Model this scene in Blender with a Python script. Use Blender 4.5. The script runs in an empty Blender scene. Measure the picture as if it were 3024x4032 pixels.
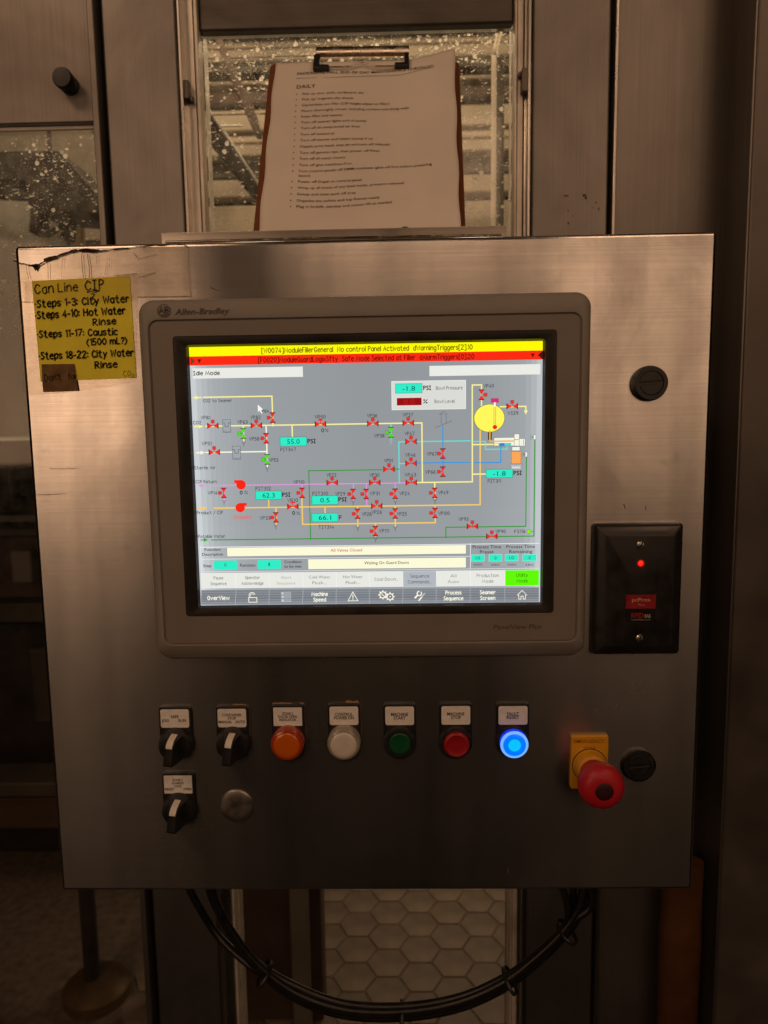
import bpy, math, random
import numpy as np
from mathutils import Vector, Matrix
random.seed(7)
R = math.radians
scene = bpy.context.scene
col = scene.collection

# ------------------------------------------------------------------ camera
F_PX = 2855.6                      # focal length in photo pixels (3024 x 4032)
RX, RY, RZ = 0.1203, 0.0215, -0.0154
CAM = np.array([0.0278, -0.643, 1.4954])
def _rot(rx, ry, rz):
    cx, sx, cy, sy, cz, sz = math.cos(rx), math.sin(rx), math.cos(ry), math.sin(ry), math.cos(rz), math.sin(rz)
    X = np.array([[1,0,0],[0,cx,-sx],[0,sx,cx]]); Y = np.array([[cy,0,sy],[0,1,0],[-sy,0,cy]]); Z = np.array([[cz,-sz,0],[sz,cz,0],[0,0,1]])
    return Z @ X @ Y
W2C = _rot(RX, RY, RZ) @ np.array([[1,0,0],[0,0,-1],[0,1,0]])     # rows: right, down, forward
cam = bpy.data.cameras.new('camera'); camo = bpy.data.objects.new('camera', cam); col.objects.link(camo)
r, d, f = W2C
camo.matrix_world = Matrix(((r[0],-d[0],-f[0],CAM[0]),(r[1],-d[1],-f[1],CAM[1]),(r[2],-d[2],-f[2],CAM[2]),(0,0,0,1)))
cam.sensor_fit = 'HORIZONTAL'; cam.sensor_width = 36; cam.lens = F_PX/3024*36
cam.clip_start = 0.02; cam.clip_end = 60
cam.dof.use_dof = True; cam.dof.focus_distance = 0.66; cam.dof.aperture_fstop = 10.0
scene.camera = camo

# ------------------------------------------------------------------ light
world = bpy.data.worlds.new('World'); scene.world = world; world.use_nodes = True
bg = world.node_tree.nodes['Background']; bg.inputs[0].default_value = (1, .66, .42, 1); bg.inputs[1].default_value = .0035
scene.view_settings.view_transform = 'Standard'; scene.view_settings.look = 'None'
scene.view_settings.exposure = 0; scene.view_settings.gamma = 1
def area(name, loc, target, sx, sy, power, color):
    l = bpy.data.lights.new(name, 'AREA'); l.shape = 'RECTANGLE'; l.size = sx; l.size_y = sy; l.energy = power; l.color = color
    o = bpy.data.objects.new(name, l); col.objects.link(o); o.location = loc
    o.rotation_euler = (Vector(target)-Vector(loc)).to_track_quat('-Z', 'Y').to_euler()
    return o
WARM = (1, .60, .36)
area('hall_lamp', (.05, -2.5, 2.75), (0, 0, 1.7), 1.0, .45, 5, WARM)
area('added_fill_left', (-1.25, -1.35, 3.2), (0, -.2, 1.6), .9, .5, 8, WARM)  # added overhead fill, kept out of the cabinet's mirror direction
area('added_fill_right', (1.3, -1.35, 3.2), (0, -.2, 1.6), .9, .5, 7, WARM)  # second half of the added overhead fill
area('added_side_light_left', (-1.72, -2.45, 1.86), (-.1, 0, 1.5), 1.25, 1.1, 9, WARM)  # added: brightens this side of the cabinet face, leaving the middle dark
area('added_stripe_light', (-.93, -2.5, 1.97), (-.1, 0, 1.5), .07, 1.1, .5, WARM)  # narrow added light that draws a thin bright stripe on the cabinet face
area('added_side_light_right', (1.25, -2.5, 1.95), (.1, 0, 1.5), 1.3, 1.1, 5, WARM)  # added: brightens the other side of the cabinet face
area('machine_lamp', (-.10, 1.10, 2.75), (0, 1.75, 2.0), 1.8, .25, 7.5, (1, .75, .47))
area('added_drop_light', (-.20, 1.0, 2.47), (-.20, .33, 1.85), 2.0, .14, 15, (1, .76, .49))  # added strip of light that makes the drops on the panes glow
area('machine_lamp_low', (.30, 1.75, 1.05), (.1, 1.45, 0), .5, .2, 2.4, (1, .72, .48))

# ------------------------------------------------------------------ pixel -> place
def ray_full(px, py):
    c = np.array([(px-1512)/F_PX, (py-2016)/F_PX, 1.0])
    return W2C.T @ c
def at_full(px, py, Y):
    dv = ray_full(px, py); t = (Y-CAM[1])/dv[1]; p = CAM+t*dv
    return p
def V(vx, vy, Y=0.0):              # position in the 1659-wide view of the photo -> (x, z) on the plane y = Y
    p = at_full(vx*1.82278, vy*1.82278, Y); return p[0], p[2]
SCR_Y = -0.008
def K(kx, ky, Y=SCR_Y):            # position in the 0.9115x crop of the terminal
    p = at_full(540+kx/.91154, 1120+ky/.91154, Y); return p[0], p[2]
def ray_plane(vx, vy, o, n):
    dv = ray_full(vx*1.82278, vy*1.82278); o = np.array(o); n = np.array(n)
    t = ((o-CAM) @ n)/(dv @ n); return CAM+t*dv
def lin(*c):
    return tuple((x/255/12.92 if x/255 <= .04045 else ((x/255+.055)/1.055)**2.4) for x in c)

# ------------------------------------------------------------------ materials
def new_mat(name):
    m = bpy.data.materials.new(name); m.use_nodes = True
    nt = m.node_tree; b = nt.nodes['Principled BSDF']
    return m, nt, b
def N(nt, t, **kw):
    n = nt.nodes.new(t)
    for k, v in kw.items(): setattr(n, k, v)
    return n
def plain(name, color, rough=.5, metal=0.0, spec=.5, noise=.12, scale=60, bump=0.0, bscale=300, coat=0, rnoise=.1):
    m, nt, b = new_mat(name)
    tc = N(nt, 'ShaderNodeTexCoord'); nz = N(nt, 'ShaderNodeTexNoise'); nz.inputs['Scale'].default_value = scale; nz.inputs['Detail'].default_value = 5
    nt.links.new(tc.outputs['Object'], nz.inputs['Vector'])
    mr = N(nt, 'ShaderNodeMapRange'); mr.inputs[1].default_value = .3; mr.inputs[2].default_value = .7; mr.inputs[3].default_value = 1-noise; mr.inputs[4].default_value = 1+noise
    nt.links.new(nz.outputs[0], mr.inputs[0])
    mx = N(nt, 'ShaderNodeVectorMath', operation='SCALE'); mx.inputs[0].default_value = color
    nt.links.new(mr.outputs[0], mx.inputs['Scale']); nt.links.new(mx.outputs[0], b.inputs['Base Color'])
    mr2 = N(nt, 'ShaderNodeMapRange'); mr2.inputs[1].default_value = .3; mr2.inputs[2].default_value = .7; mr2.inputs[3].default_value = max(.03, rough-rnoise); mr2.inputs[4].default_value = min(1, rough+rnoise)
    nt.links.new(nz.outputs[0], mr2.inputs[0]); nt.links.new(mr2.outputs[0], b.inputs['Roughness'])
    b.inputs['Metallic'].default_value = metal; b.inputs['Specular IOR Level'].default_value = spec
    if coat: b.inputs['Coat Weight'].default_value = coat
    if bump:
        n2 = N(nt, 'ShaderNodeTexNoise'); n2.inputs['Scale'].default_value = bscale; n2.inputs['Detail'].default_value = 3
        nt.links.new(tc.outputs['Object'], n2.inputs['Vector'])
        bp = N(nt, 'ShaderNodeBump'); bp.inputs['Strength'].default_value = bump; bp.inputs['Distance'].default_value = .001
        nt.links.new(n2.outputs[0], bp.inputs['Height']); nt.links.new(bp.outputs[0], b.inputs['Normal'])
    return m
def brushed(name, color, rough=.4, streak=(4, 4, 900), rvar=.10, smudge=.18, bump=.08, sscale=7, spots=0.0, aniso=0, drips=False):
    m, nt, b = new_mat(name)
    tc = N(nt, 'ShaderNodeTexCoord')
    mp = N(nt, 'ShaderNodeMapping'); mp.inputs['Scale'].default_value = streak
    nt.links.new(tc.outputs['Object'], mp.inputs[0])
    g = N(nt, 'ShaderNodeTexNoise'); g.inputs['Scale'].default_value = 1; g.inputs['Detail'].default_value = 4; nt.links.new(mp.outputs[0], g.inputs['Vector'])
    s = N(nt, 'ShaderNodeTexNoise'); s.inputs['Scale'].default_value = sscale; s.inputs['Detail'].default_value = 8; s.inputs['Roughness'].default_value = .62; s.inputs['Distortion'].default_value = .6
    nt.links.new(tc.outputs['Object'], s.inputs['Vector'])
    mr = N(nt, 'ShaderNodeMapRange'); mr.inputs[1].default_value = .32; mr.inputs[2].default_value = .68; mr.inputs[3].default_value = 1-smudge; mr.inputs[4].default_value = 1+smudge*.6
    nt.links.new(s.outputs[0], mr.inputs[0])
    gr = N(nt, 'ShaderNodeMapRange'); gr.inputs[1].default_value = .3; gr.inputs[2].default_value = .7; gr.inputs[3].default_value = .93; gr.inputs[4].default_value = 1.07
    nt.links.new(g.outputs[0], gr.inputs[0])
    mul = N(nt, 'ShaderNodeMath', operation='MULTIPLY'); nt.links.new(mr.outputs[0], mul.inputs[0]); nt.links.new(gr.outputs[0], mul.inputs[1])
    out = mul.outputs[0]
    if spots:
        w = N(nt, 'ShaderNodeTexNoise'); w.inputs['Scale'].default_value = 34; w.inputs['Detail'].default_value = 6; w.inputs['Roughness'].default_value = .7
        nt.links.new(tc.outputs['Object'], w.inputs['Vector'])
        wr = N(nt, 'ShaderNodeMapRange'); wr.inputs[1].default_value = .62; wr.inputs[2].default_value = .74; wr.inputs[3].default_value = 1; wr.inputs[4].default_value = 1-spots
        nt.links.new(w.outputs[0], wr.inputs[0])
        m2 = N(nt, 'ShaderNodeMath', operation='MULTIPLY'); nt.links.new(out, m2.inputs[0]); nt.links.new(wr.outputs[0], m2.inputs[1]); out = m2.outputs[0]
    if drips:
        for scl, lo_, hi_, amt in (((30, 1, 2.2), .42, .75, .22), ((2.2, 1, 3.0), .35, .7, .24)):
            dm = N(nt, 'ShaderNodeMapping'); dm.inputs['Scale'].default_value = scl; nt.links.new(tc.outputs['Object'], dm.inputs[0])
            dn = N(nt, 'ShaderNodeTexNoise'); dn.inputs['Scale'].default_value = 1; dn.inputs['Detail'].default_value = 5; nt.links.new(dm.outputs[0], dn.inputs['Vector'])
            dr = N(nt, 'ShaderNodeMapRange'); dr.inputs[1].default_value = lo_; dr.inputs[2].default_value = hi_; dr.inputs[3].default_value = 1.06; dr.inputs[4].default_value = 1-amt; nt.links.new(dn.outputs[0], dr.inputs[0])
            m3 = N(nt, 'ShaderNodeMath', operation='MULTIPLY'); nt.links.new(out, m3.inputs[0]); nt.links.new(dr.outputs[0], m3.inputs[1]); out = m3.outputs[0]
    sc = N(nt, 'ShaderNodeVectorMath', operation='SCALE'); sc.inputs[0].default_value = color; nt.links.new(out, sc.inputs['Scale'])
    nt.links.new(sc.outputs[0], b.inputs['Base Color'])
    rr = N(nt, 'ShaderNodeMapRange'); rr.inputs[1].default_value = .3; rr.inputs[2].default_value = .7; rr.inputs[3].default_value = rough+rvar; rr.inputs[4].default_value = rough-rvar
    nt.links.new(s.outputs[0], rr.inputs[0]); nt.links.new(rr.outputs[0], b.inputs['Roughness'])
    b.inputs['Metallic'].default_value = 1
    if aniso:
        tg = N(nt, 'ShaderNodeTangent', direction_type='RADIAL', axis='Z'); nt.links.new(tg.outputs[0], b.inputs['Tangent'])
        b.inputs['Anisotropic'].default_value = aniso; b.inputs['Anisotropic Rotation'].default_value = .25
    bp = N(nt, 'ShaderNodeBump'); bp.inputs['Strength'].default_value = bump; bp.inputs['Distance'].default_value = .0006
    nt.links.new(g.outputs[0], bp.inputs['Height']); nt.links.new(bp.outputs[0], b.inputs['Normal'])
    return m
def emis(name, color, strength=1.0):
    m, nt, b = new_mat(name)
    b.inputs['Base Color'].default_value = (0, 0, 0, 1); b.inputs['Emission Color'].default_value = (*color, 1); b.inputs['Emission Strength'].default_value = strength
    b.inputs['Roughness'].default_value = .25
    return m
def attr_emis(name):
    m, nt, b = new_mat(name)
    a = N(nt, 'ShaderNodeAttribute'); a.attribute_name = 'Col'
    b.inputs['Base Color'].default_value = (.01, .01, .01, 1); b.inputs['Roughness'].default_value = .5; b.inputs['Specular IOR Level'].default_value = .1
    nt.links.new(a.outputs['Color'], b.inputs['Emission Color']); b.inputs['Emission Strength'].default_value = 1.0
    return m
def attr_ink(name, rough=.6):
    m, nt, b = new_mat(name)
    a = N(nt, 'ShaderNodeAttribute'); a.attribute_name = 'Col'
    nt.links.new(a.outputs['Color'], b.inputs['Base Color']); b.inputs['Roughness'].default_value = rough; b.inputs['Specular IOR Level'].default_value = .2
    return m

M = {}
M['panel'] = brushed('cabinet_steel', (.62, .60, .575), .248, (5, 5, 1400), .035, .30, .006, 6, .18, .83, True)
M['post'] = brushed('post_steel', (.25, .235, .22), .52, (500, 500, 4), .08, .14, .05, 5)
M['frame'] = brushed('frame_steel', (.60, .57, .52), .32, (900, 900, 5), .10, .20, .08, 8)
M['lit_frame'] = plain('lit_frame_metal', (.66, .61, .54), .38, .35, .5, noise=.22, scale=25)  # lighter than the frame steel: light on the ridges is in the colour
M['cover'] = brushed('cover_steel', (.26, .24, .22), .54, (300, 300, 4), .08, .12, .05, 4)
M['header'] = brushed('header_steel', (.12, .11, .10), .5, (4, 4, 300))
M['tray'] = brushed('tray_steel', (.55, .51, .46), .34, (4, 4, 600))
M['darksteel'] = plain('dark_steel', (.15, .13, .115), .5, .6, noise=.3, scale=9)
M['black_gap'] = plain('black_rubber_and_shade', (.008, .008, .008), .75, bump=.1)  # rubber parts, and the painted shade of the gap beside the column
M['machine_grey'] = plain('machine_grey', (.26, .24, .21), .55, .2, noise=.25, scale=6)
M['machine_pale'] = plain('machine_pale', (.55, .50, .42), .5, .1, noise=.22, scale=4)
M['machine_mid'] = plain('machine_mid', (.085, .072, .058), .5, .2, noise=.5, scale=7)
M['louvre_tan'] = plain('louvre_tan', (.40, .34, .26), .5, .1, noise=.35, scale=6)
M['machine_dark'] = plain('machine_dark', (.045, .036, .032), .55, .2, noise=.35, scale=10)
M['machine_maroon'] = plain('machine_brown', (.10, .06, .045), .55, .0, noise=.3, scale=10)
M['tube_pale'] = plain('tube_pale', (.75, .62, .42), .35, noise=.1)
M['foot_brass'] = plain('foot_brass', (.17, .11, .055), .5, .3, noise=.2, scale=20)
M['tube_green'] = plain('tube_green', (.04, .13, .06), .4, noise=.15)
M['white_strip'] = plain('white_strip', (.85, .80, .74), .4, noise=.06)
M['bezel'] = plain('terminal_grey', (.235, .215, .195), .50, 0, .4, noise=.06, scale=30, bump=.12, bscale=2500, rnoise=.05)
M['fascia'] = plain('terminal_fascia', (.190, .168, .148), .45, 0, .4, noise=.06, scale=20, bump=.08, bscale=2500, rnoise=.05)
M['mask'] = plain('screen_mask', (.018, .016, .014), .38, 0, .4, noise=.2, scale=30, bump=.05, bscale=1500)
M['gloss_black'] = plain('recess_black', (.02, .02, .02), .22, 0, .6, noise=.1)
M['logo_dark'] = plain('logo_dark', (.075, .068, .06), .5, noise=.1)
M['black_plastic'] = plain('black_plastic', (.016, .016, .017), .42, 0, .45, noise=.3, scale=120, bump=.12, bscale=900)
M['black_reader'] = plain('reader_black', (.014, .013, .013), .36, 0, .5, noise=.3, scale=60, bump=.06, bscale=1200)
M['label_white'] = plain('label_white', (.78, .76, .72), .45, noise=.08, scale=180)
M['white_plastic'] = plain('white_plastic', (.78, .74, .68), .4, noise=.1, scale=200)
M['lens_amber'] = plain('lens_amber', (.62, .12, .006), .22, 0, .6, noise=.08, coat=.4)
M['lens_amber_ring'] = plain('lens_amber_ring', (.42, .05, .01), .15, 0, .7, noise=.08, coat=.5)
M['lens_white'] = plain('lens_white', (.66, .62, .56), .3, 0, .5, noise=.06, coat=.3)
M['lens_clear_ring'] = plain('lens_clear_ring', (.34, .31, .28), .14, 0, .7, noise=.15, coat=.6)
M['btn_green'] = plain('button_green', (.004, .075, .024), .42, 0, .4, noise=.12)
M['btn_red'] = plain('button_red', (.34, .010, .014), .40, 0, .4, noise=.1)
M['blue_lit'] = emis('blue_lit', lin(0, 120, 255), 1.0)
M['blue_core'] = emis('blue_core', lin(10, 195, 255), 1.0)
M['blue_ring'] = emis('blue_ring', lin(10, 50, 225), 1.0)
M['blue_edge'] = emis('blue_edge', lin(120, 180, 255), 1.0)
M['estop_red'] = plain('estop_red', (.44, .011, .021), .42, 0, .45, noise=.1, scale=40)
M['estop_dark'] = plain('estop_dark', (.035, .004, .006), .5, noise=.15)
M['estop_yellow'] = plain('estop_yellow', (.62, .30, .012), .45, noise=.1)
M['estop_ink'] = plain('estop_ink', (.40, .15, .01), .5, noise=.1)
M['steel_plug'] = plain('plug_steel', (.42, .39, .36), .42, 1, noise=.1, scale=80)
M['screw'] = plain('screw_steel', (.6, .57, .52), .3, 1, noise=.15, scale=400)
M['led'] = emis('led_red', lin(255, 40, 20), 1.6)
M['led_rim'] = emis('led_rim', lin(190, 8, 8), 1.0)
M['sticker_red'] = plain('sticker_red', (.26, .012, .018), .35, noise=.15, scale=200)
M['sticker_black'] = plain('sticker_black', (.008, .008, .008), .3, noise=.1)
M['note_yellow'] = plain('note_yellow', (.80, .72, .055), .65, 0, .2, noise=.07, scale=50, bump=.1, bscale=120)
M['kraft'] = plain('kraft_brown', (.155, .092, .038), .7, 0, .2, noise=.38, scale=90, bump=.2, bscale=400)
M['paper'] = plain('paper_white', (.76, .71, .65), .75, 0, .2, noise=.05, scale=14, bump=.12, bscale=60)
M['hardboard'] = plain('hardboard_brown', (.17, .058, .020), .6, 0, .3, noise=.15, scale=200)
M['clip_steel'] = plain('clip_steel', (.55, .50, .42), .25, 1, noise=.1)
M['cable'] = plain('cable_black', (.012, .011, .011), .38, 0, .5, noise=.3, scale=80)
M['tie'] = plain('tie_black', (.02, .02, .02), .4, noise=.2)
M['orange'] = plain('orange_duct', (.085, .030, .006), .6, noise=.25, scale=20)
M['ink'] = attr_ink('printed_ink'); M['screen_px'] = attr_emis('screen_pixels')
M['grout'] = plain('grout', (.25, .20, .155), .85, noise=.3, scale=40)
M['tile'] = plain('quarry_tile', (.37, .30, .235), .55, 0, .4, noise=.35, scale=9, bump=.15, bscale=60)
M['tape_dirt'] = plain('tape_dirt', (.055, .034, .020), .8, noise=.4, scale=300)
M['tape_ridge'] = plain('tape_ridge', (.17, .115, .075), .55, noise=.3, scale=200)
def glass_mat(name, dirt_lo, dirt_hi, tint):
    m = bpy.data.materials.new(name); m.use_nodes = True; nt = m.node_tree; nt.nodes.clear()
    o = N(nt, 'ShaderNodeOutputMaterial'); tr = N(nt, 'ShaderNodeBsdfTransparent'); tr.inputs[0].default_value = (*tint, 1)
    gl = N(nt, 'ShaderNodeBsdfGlossy'); gl.inputs['Roughness'].default_value = .05
    fr = N(nt, 'ShaderNodeFresnel'); fr.inputs[0].default_value = 1.35
    m1 = N(nt, 'ShaderNodeMixShader'); nt.links.new(fr.outputs[0], m1.inputs[0]); nt.links.new(tr.outputs[0], m1.inputs[1]); nt.links.new(gl.outputs[0], m1.inputs[2])
    tl = N(nt, 'ShaderNodeBsdfTranslucent'); tl.inputs[0].default_value = (.85, .80, .72, 1)
    df = N(nt, 'ShaderNodeBsdfDiffuse'); df.inputs[0].default_value = (.5, .46, .40, 1)
    md = N(nt, 'ShaderNodeMixShader'); md.inputs[0].default_value = .15; nt.links.new(tl.outputs[0], md.inputs[1]); nt.links.new(df.outputs[0], md.inputs[2])
    tc = N(nt, 'ShaderNodeTexCoord'); nz = N(nt, 'ShaderNodeTexNoise'); nz.inputs['Scale'].default_value = 60; nz.inputs['Detail'].default_value = 9; nz.inputs['Roughness'].default_value = .72
    nt.links.new(tc.outputs['Object'], nz.inputs['Vector'])
    mr = N(nt, 'ShaderNodeMapRange'); mr.inputs[1].default_value = .40; mr.inputs[2].default_value = .72; mr.inputs[3].default_value = dirt_lo; mr.inputs[4].default_value = dirt_hi
    nt.links.new(nz.outputs[0], mr.inputs[0])
    sp = N(nt, 'ShaderNodeSeparateXYZ'); gm = N(nt, 'ShaderNodeNewGeometry'); nt.links.new(gm.outputs['Position'], sp.inputs[0])
    zr = N(nt, 'ShaderNodeMapRange'); zr.inputs[1].default_value = 1.25; zr.inputs[2].default_value = 1.8; zr.inputs[3].default_value = .12; zr.inputs[4].default_value = 1  # haze thins downwards: shade on the lower glass put into the material
    nt.links.new(sp.outputs['Z'], zr.inputs[0])
    mu = N(nt, 'ShaderNodeMath', operation='MULTIPLY'); nt.links.new(mr.outputs[0], mu.inputs[0]); nt.links.new(zr.outputs[0], mu.inputs[1])
    m2 = N(nt, 'ShaderNodeMixShader'); nt.links.new(mu.outputs[0], m2.inputs[0]); nt.links.new(m1.outputs[0], m2.inputs[1]); nt.links.new(md.outputs[0], m2.inputs[2])
    nt.links.new(m2.outputs[0], o.inputs[0]); return m
M['glass'] = glass_mat('splashed_glass', .006, .10, (.93, .92, .89))
M['glass_low'] = glass_mat('smoky_glass', .01, .07, (.80, .78, .75))
def drop_mat():
    m = bpy.data.materials.new('drop_and_glint'); m.use_nodes = True; nt = m.node_tree; nt.nodes.clear()
    o = N(nt, 'ShaderNodeOutputMaterial'); gl = N(nt, 'ShaderNodeBsdfGlass'); gl.inputs['IOR'].default_value = 1.36; gl.inputs['Roughness'].default_value = .06; gl.inputs['Color'].default_value = (.98, .97, .95, 1)
    tl = N(nt, 'ShaderNodeBsdfTranslucent'); tl.inputs[0].default_value = (1, .96, .88, 1)
    mx = N(nt, 'ShaderNodeMixShader'); mx.inputs[0].default_value = .92; nt.links.new(gl.outputs[0], mx.inputs[1]); nt.links.new(tl.outputs[0], mx.inputs[2])
    nt.links.new(mx.outputs[0], o.inputs[0]); return m
M['drop'] = drop_mat()
def tape_mat():
    m = bpy.data.materials.new('clear_tape'); m.use_nodes = True; nt = m.node_tree; nt.nodes.clear()
    o = N(nt, 'ShaderNodeOutputMaterial'); tr = N(nt, 'ShaderNodeBsdfTransparent'); tr.inputs[0].default_value = (.985, .975, .955, 1)
    df = N(nt, 'ShaderNodeBsdfPrincipled'); df.inputs['Base Color'].default_value = (.42, .33, .25, 1); df.inputs['Roughness'].default_value = .35
    tc = N(nt, 'ShaderNodeTexCoord'); nz = N(nt, 'ShaderNodeTexNoise'); nz.inputs['Scale'].default_value = 26; nz.inputs['Detail'].default_value = 7
    nt.links.new(tc.outputs['Object'], nz.inputs['Vector'])
    mr = N(nt, 'ShaderNodeMapRange'); mr.inputs[1].default_value = .3; mr.inputs[2].default_value = .7; mr.inputs[3].default_value = .0; mr.inputs[4].default_value = .06
    nt.links.new(nz.outputs[0], mr.inputs[0])
    mx = N(nt, 'ShaderNodeMixShader'); nt.links.new(mr.outputs[0], mx.inputs[0]); nt.links.new(tr.outputs[0], mx.inputs[1]); nt.links.new(df.outputs[0], mx.inputs[2])
    nt.links.new(mx.outputs[0], o.inputs[0]); return m
M['tape'] = tape_mat()

def backlit_mat():  # translucent so the lamp behind makes the strip and wires glow
    m = bpy.data.materials.new('backlit_strip'); m.use_nodes = True; nt = m.node_tree; nt.nodes.clear()
    o = N(nt, 'ShaderNodeOutputMaterial'); tl = N(nt, 'ShaderNodeBsdfTranslucent'); tl.inputs[0].default_value = (.95, .88, .80, 1)
    df = N(nt, 'ShaderNodeBsdfDiffuse'); df.inputs[0].default_value = (.85, .80, .74, 1)
    nz = N(nt, 'ShaderNodeTexNoise'); nz.inputs['Scale'].default_value = 30; mr = N(nt, 'ShaderNodeMapRange'); mr.inputs[3].default_value = .55; mr.inputs[4].default_value = .8; nt.links.new(nz.outputs[0], mr.inputs[0])
    mx = N(nt, 'ShaderNodeMixShader'); nt.links.new(mr.outputs[0], mx.inputs[0]); nt.links.new(df.outputs[0], mx.inputs[1]); nt.links.new(tl.outputs[0], mx.inputs[2])
    nt.links.new(mx.outputs[0], o.inputs[0]); return m
M['backlit'] = backlit_mat()

# ------------------------------------------------------------------ mesh helpers
BASE = {}
def tag(o, label=None, cat=None, group=None, kind=None):
    for k, v in (('label', label), ('category', cat), ('group', group), ('kind', kind)):
        if v: o[k] = v
    return o
def empty(name, loc, label=None, cat=None, group=None):
    o = bpy.data.objects.new(name, None); col.objects.link(o); o.location = loc; o.empty_display_size = .02
    BASE[o.name] = np.array(loc, float); return tag(o, label, cat, group)
class MB:
    def __init__(s): s.v = []; s.f = []; s.m = []; s.sm = []; s.cur = 0; s.smooth = False
    def add(s, vs, fs):
        b = len(s.v); s.v += [tuple(map(float, p)) for p in vs]
        for q in fs: s.f.append(tuple(b+i for i in q)); s.m.append(s.cur); s.sm.append(s.smooth)
        return s
    def box(s, x0, x1, y0, y1, z0, z1):
        return s.add([(x0,y0,z0),(x1,y0,z0),(x1,y1,z0),(x0,y1,z0),(x0,y0,z1),(x1,y0,z1),(x1,y1,z1),(x0,y1,z1)],
                     [(0,3,2,1),(4,5,6,7),(0,1,5,4),(1,2,6,5),(2,3,7,6),(3,0,4,7)])
    def prism(s, pts, y0, y1):       # outline (x,z) counter-clockwise seen from the front (-y), front at y0
        n = len(pts)
        s.add([(x,y0,z) for x,z in pts]+[(x,y1,z) for x,z in pts], [tuple(range(n)), tuple(range(2*n-1, n-1, -1))]+[(i, i+n, (i+1)%n+n, (i+1)%n) for i in range(n)])
        return s
    def loft(s, rings, cap0=True, cap1=True):     # rings: lists of 3d points of equal length
        n = len(rings[0]); b = []
        for rg in rings: b += rg
        fs = [(k*n+i, k*n+(i+1)%n, (k+1)*n+(i+1)%n, (k+1)*n+i) for k in range(len(rings)-1) for i in range(n)]
        if cap0: fs.append(tuple(range(n-1, -1, -1)))
        if cap1: fs.append(tuple((len(rings)-1)*n+i for i in range(n)))
        return s.add(b, fs)
    def lathe(s, cx, cz, prof, seg=40, dx=0, dz=0):   # prof: (radius, y) from the back to the front, about the y axis
        rings = []
        for r_, y in prof: rings.append([(cx+r_*math.cos(2*math.pi*i/seg), y, cz+r_*math.sin(2*math.pi*i/seg)) for i in range(seg)])
        return s.loft(rings[::-1])
    def tube(s, pts, rad, seg=10, cap=True):
        pts = [Vector(p) for p in pts]; rings = []; up = Vector((0.13, .21, .97))
        for i, p in enumerate(pts):
            t = (pts[min(i+1, len(pts)-1)]-pts[max(i-1, 0)]).normalized()
            a = t.cross(up).normalized(); b_ = t.cross(a).normalized(); up = -b_ if i == 0 and False else up
            rr = rad[i] if isinstance(rad, (list, tuple)) else rad
            rings.append([tuple(p+a*math.cos(2*math.pi*k/seg)*rr+b_*math.sin(2*math.pi*k/seg)*rr) for k in range(seg)])
        return s.loft(rings, cap, cap)
    def build(s, name, mats, parent=None, loc=None, bevel=0, bseg=2, smooth=True, recalc=False):
        if not isinstance(mats, (list, tuple)): mats = [mats]
        v = np.array(s.v)
        if parent is not None: base = BASE[parent.name]
        elif loc is not None: base = np.array(loc, float)
        else:
            lo, hi = v.min(0), v.max(0); base = np.array([(lo[0]+hi[0])/2, (lo[1]+hi[1])/2, lo[2]])
        me = bpy.data.meshes.new(name); me.from_pydata([tuple(p) for p in (v-base)], [], s.f)
        for m in mats: me.materials.append(m)
        me.polygons.foreach_set('material_index', s.m)
        me.polygons.foreach_set('use_smooth', [bool(smooth or x) for x in s.sm])
        if recalc:
            import bmesh
            bm = bmesh.new(); bm.from_mesh(me); bmesh.ops.recalc_face_normals(bm, faces=bm.faces); bm.to_mesh(me); bm.free()
        me.update()
        o = bpy.data.objects.new(name, me); col.objects.link(o)
        if parent is not None: o.parent = parent
        else: o.location = base
        BASE[o.name] = base
        if bevel:
            b = o.modifiers.new('bevel', 'BEVEL'); b.width = bevel; b.segments = bseg; b.limit_method = 'ANGLE'; b.angle_limit = R(40)
        if smooth:
            me.set_sharp_from_angle(angle=R(35))
        return o
def rrect(x0, x1, z0, z1, r, seg=8):
    rs = r if isinstance(r, (list, tuple)) else (r, r, r, r)      # bottom-left, bottom-right, top-right, top-left
    c = [(x0, z0, 1, 1, 180), (x1, z0, -1, 1, 270), (x1, z1, -1, -1, 0), (x0, z1, 1, -1, 90)]
    out = []
    for (x, z, sx, sz, a0), q in zip(c, rs):
        for i in range(seg+1):
            a = R(a0+90*i/seg); out.append((x+sx*q+q*math.cos(a), z+sz*q+q*math.sin(a)))
    return out
def quad_rr(tl, tr, br, bl, r, seg=8):   # rounded quad from four corners (x,z)
    x0, x1 = (tl[0]+bl[0])/2, (tr[0]+br[0])/2; z1, z0 = (tl[1]+tr[1])/2, (bl[1]+br[1])/2
    return rrect(x0, x1, z0, z1, r, seg), (x0, x1, z0, z1)

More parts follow.
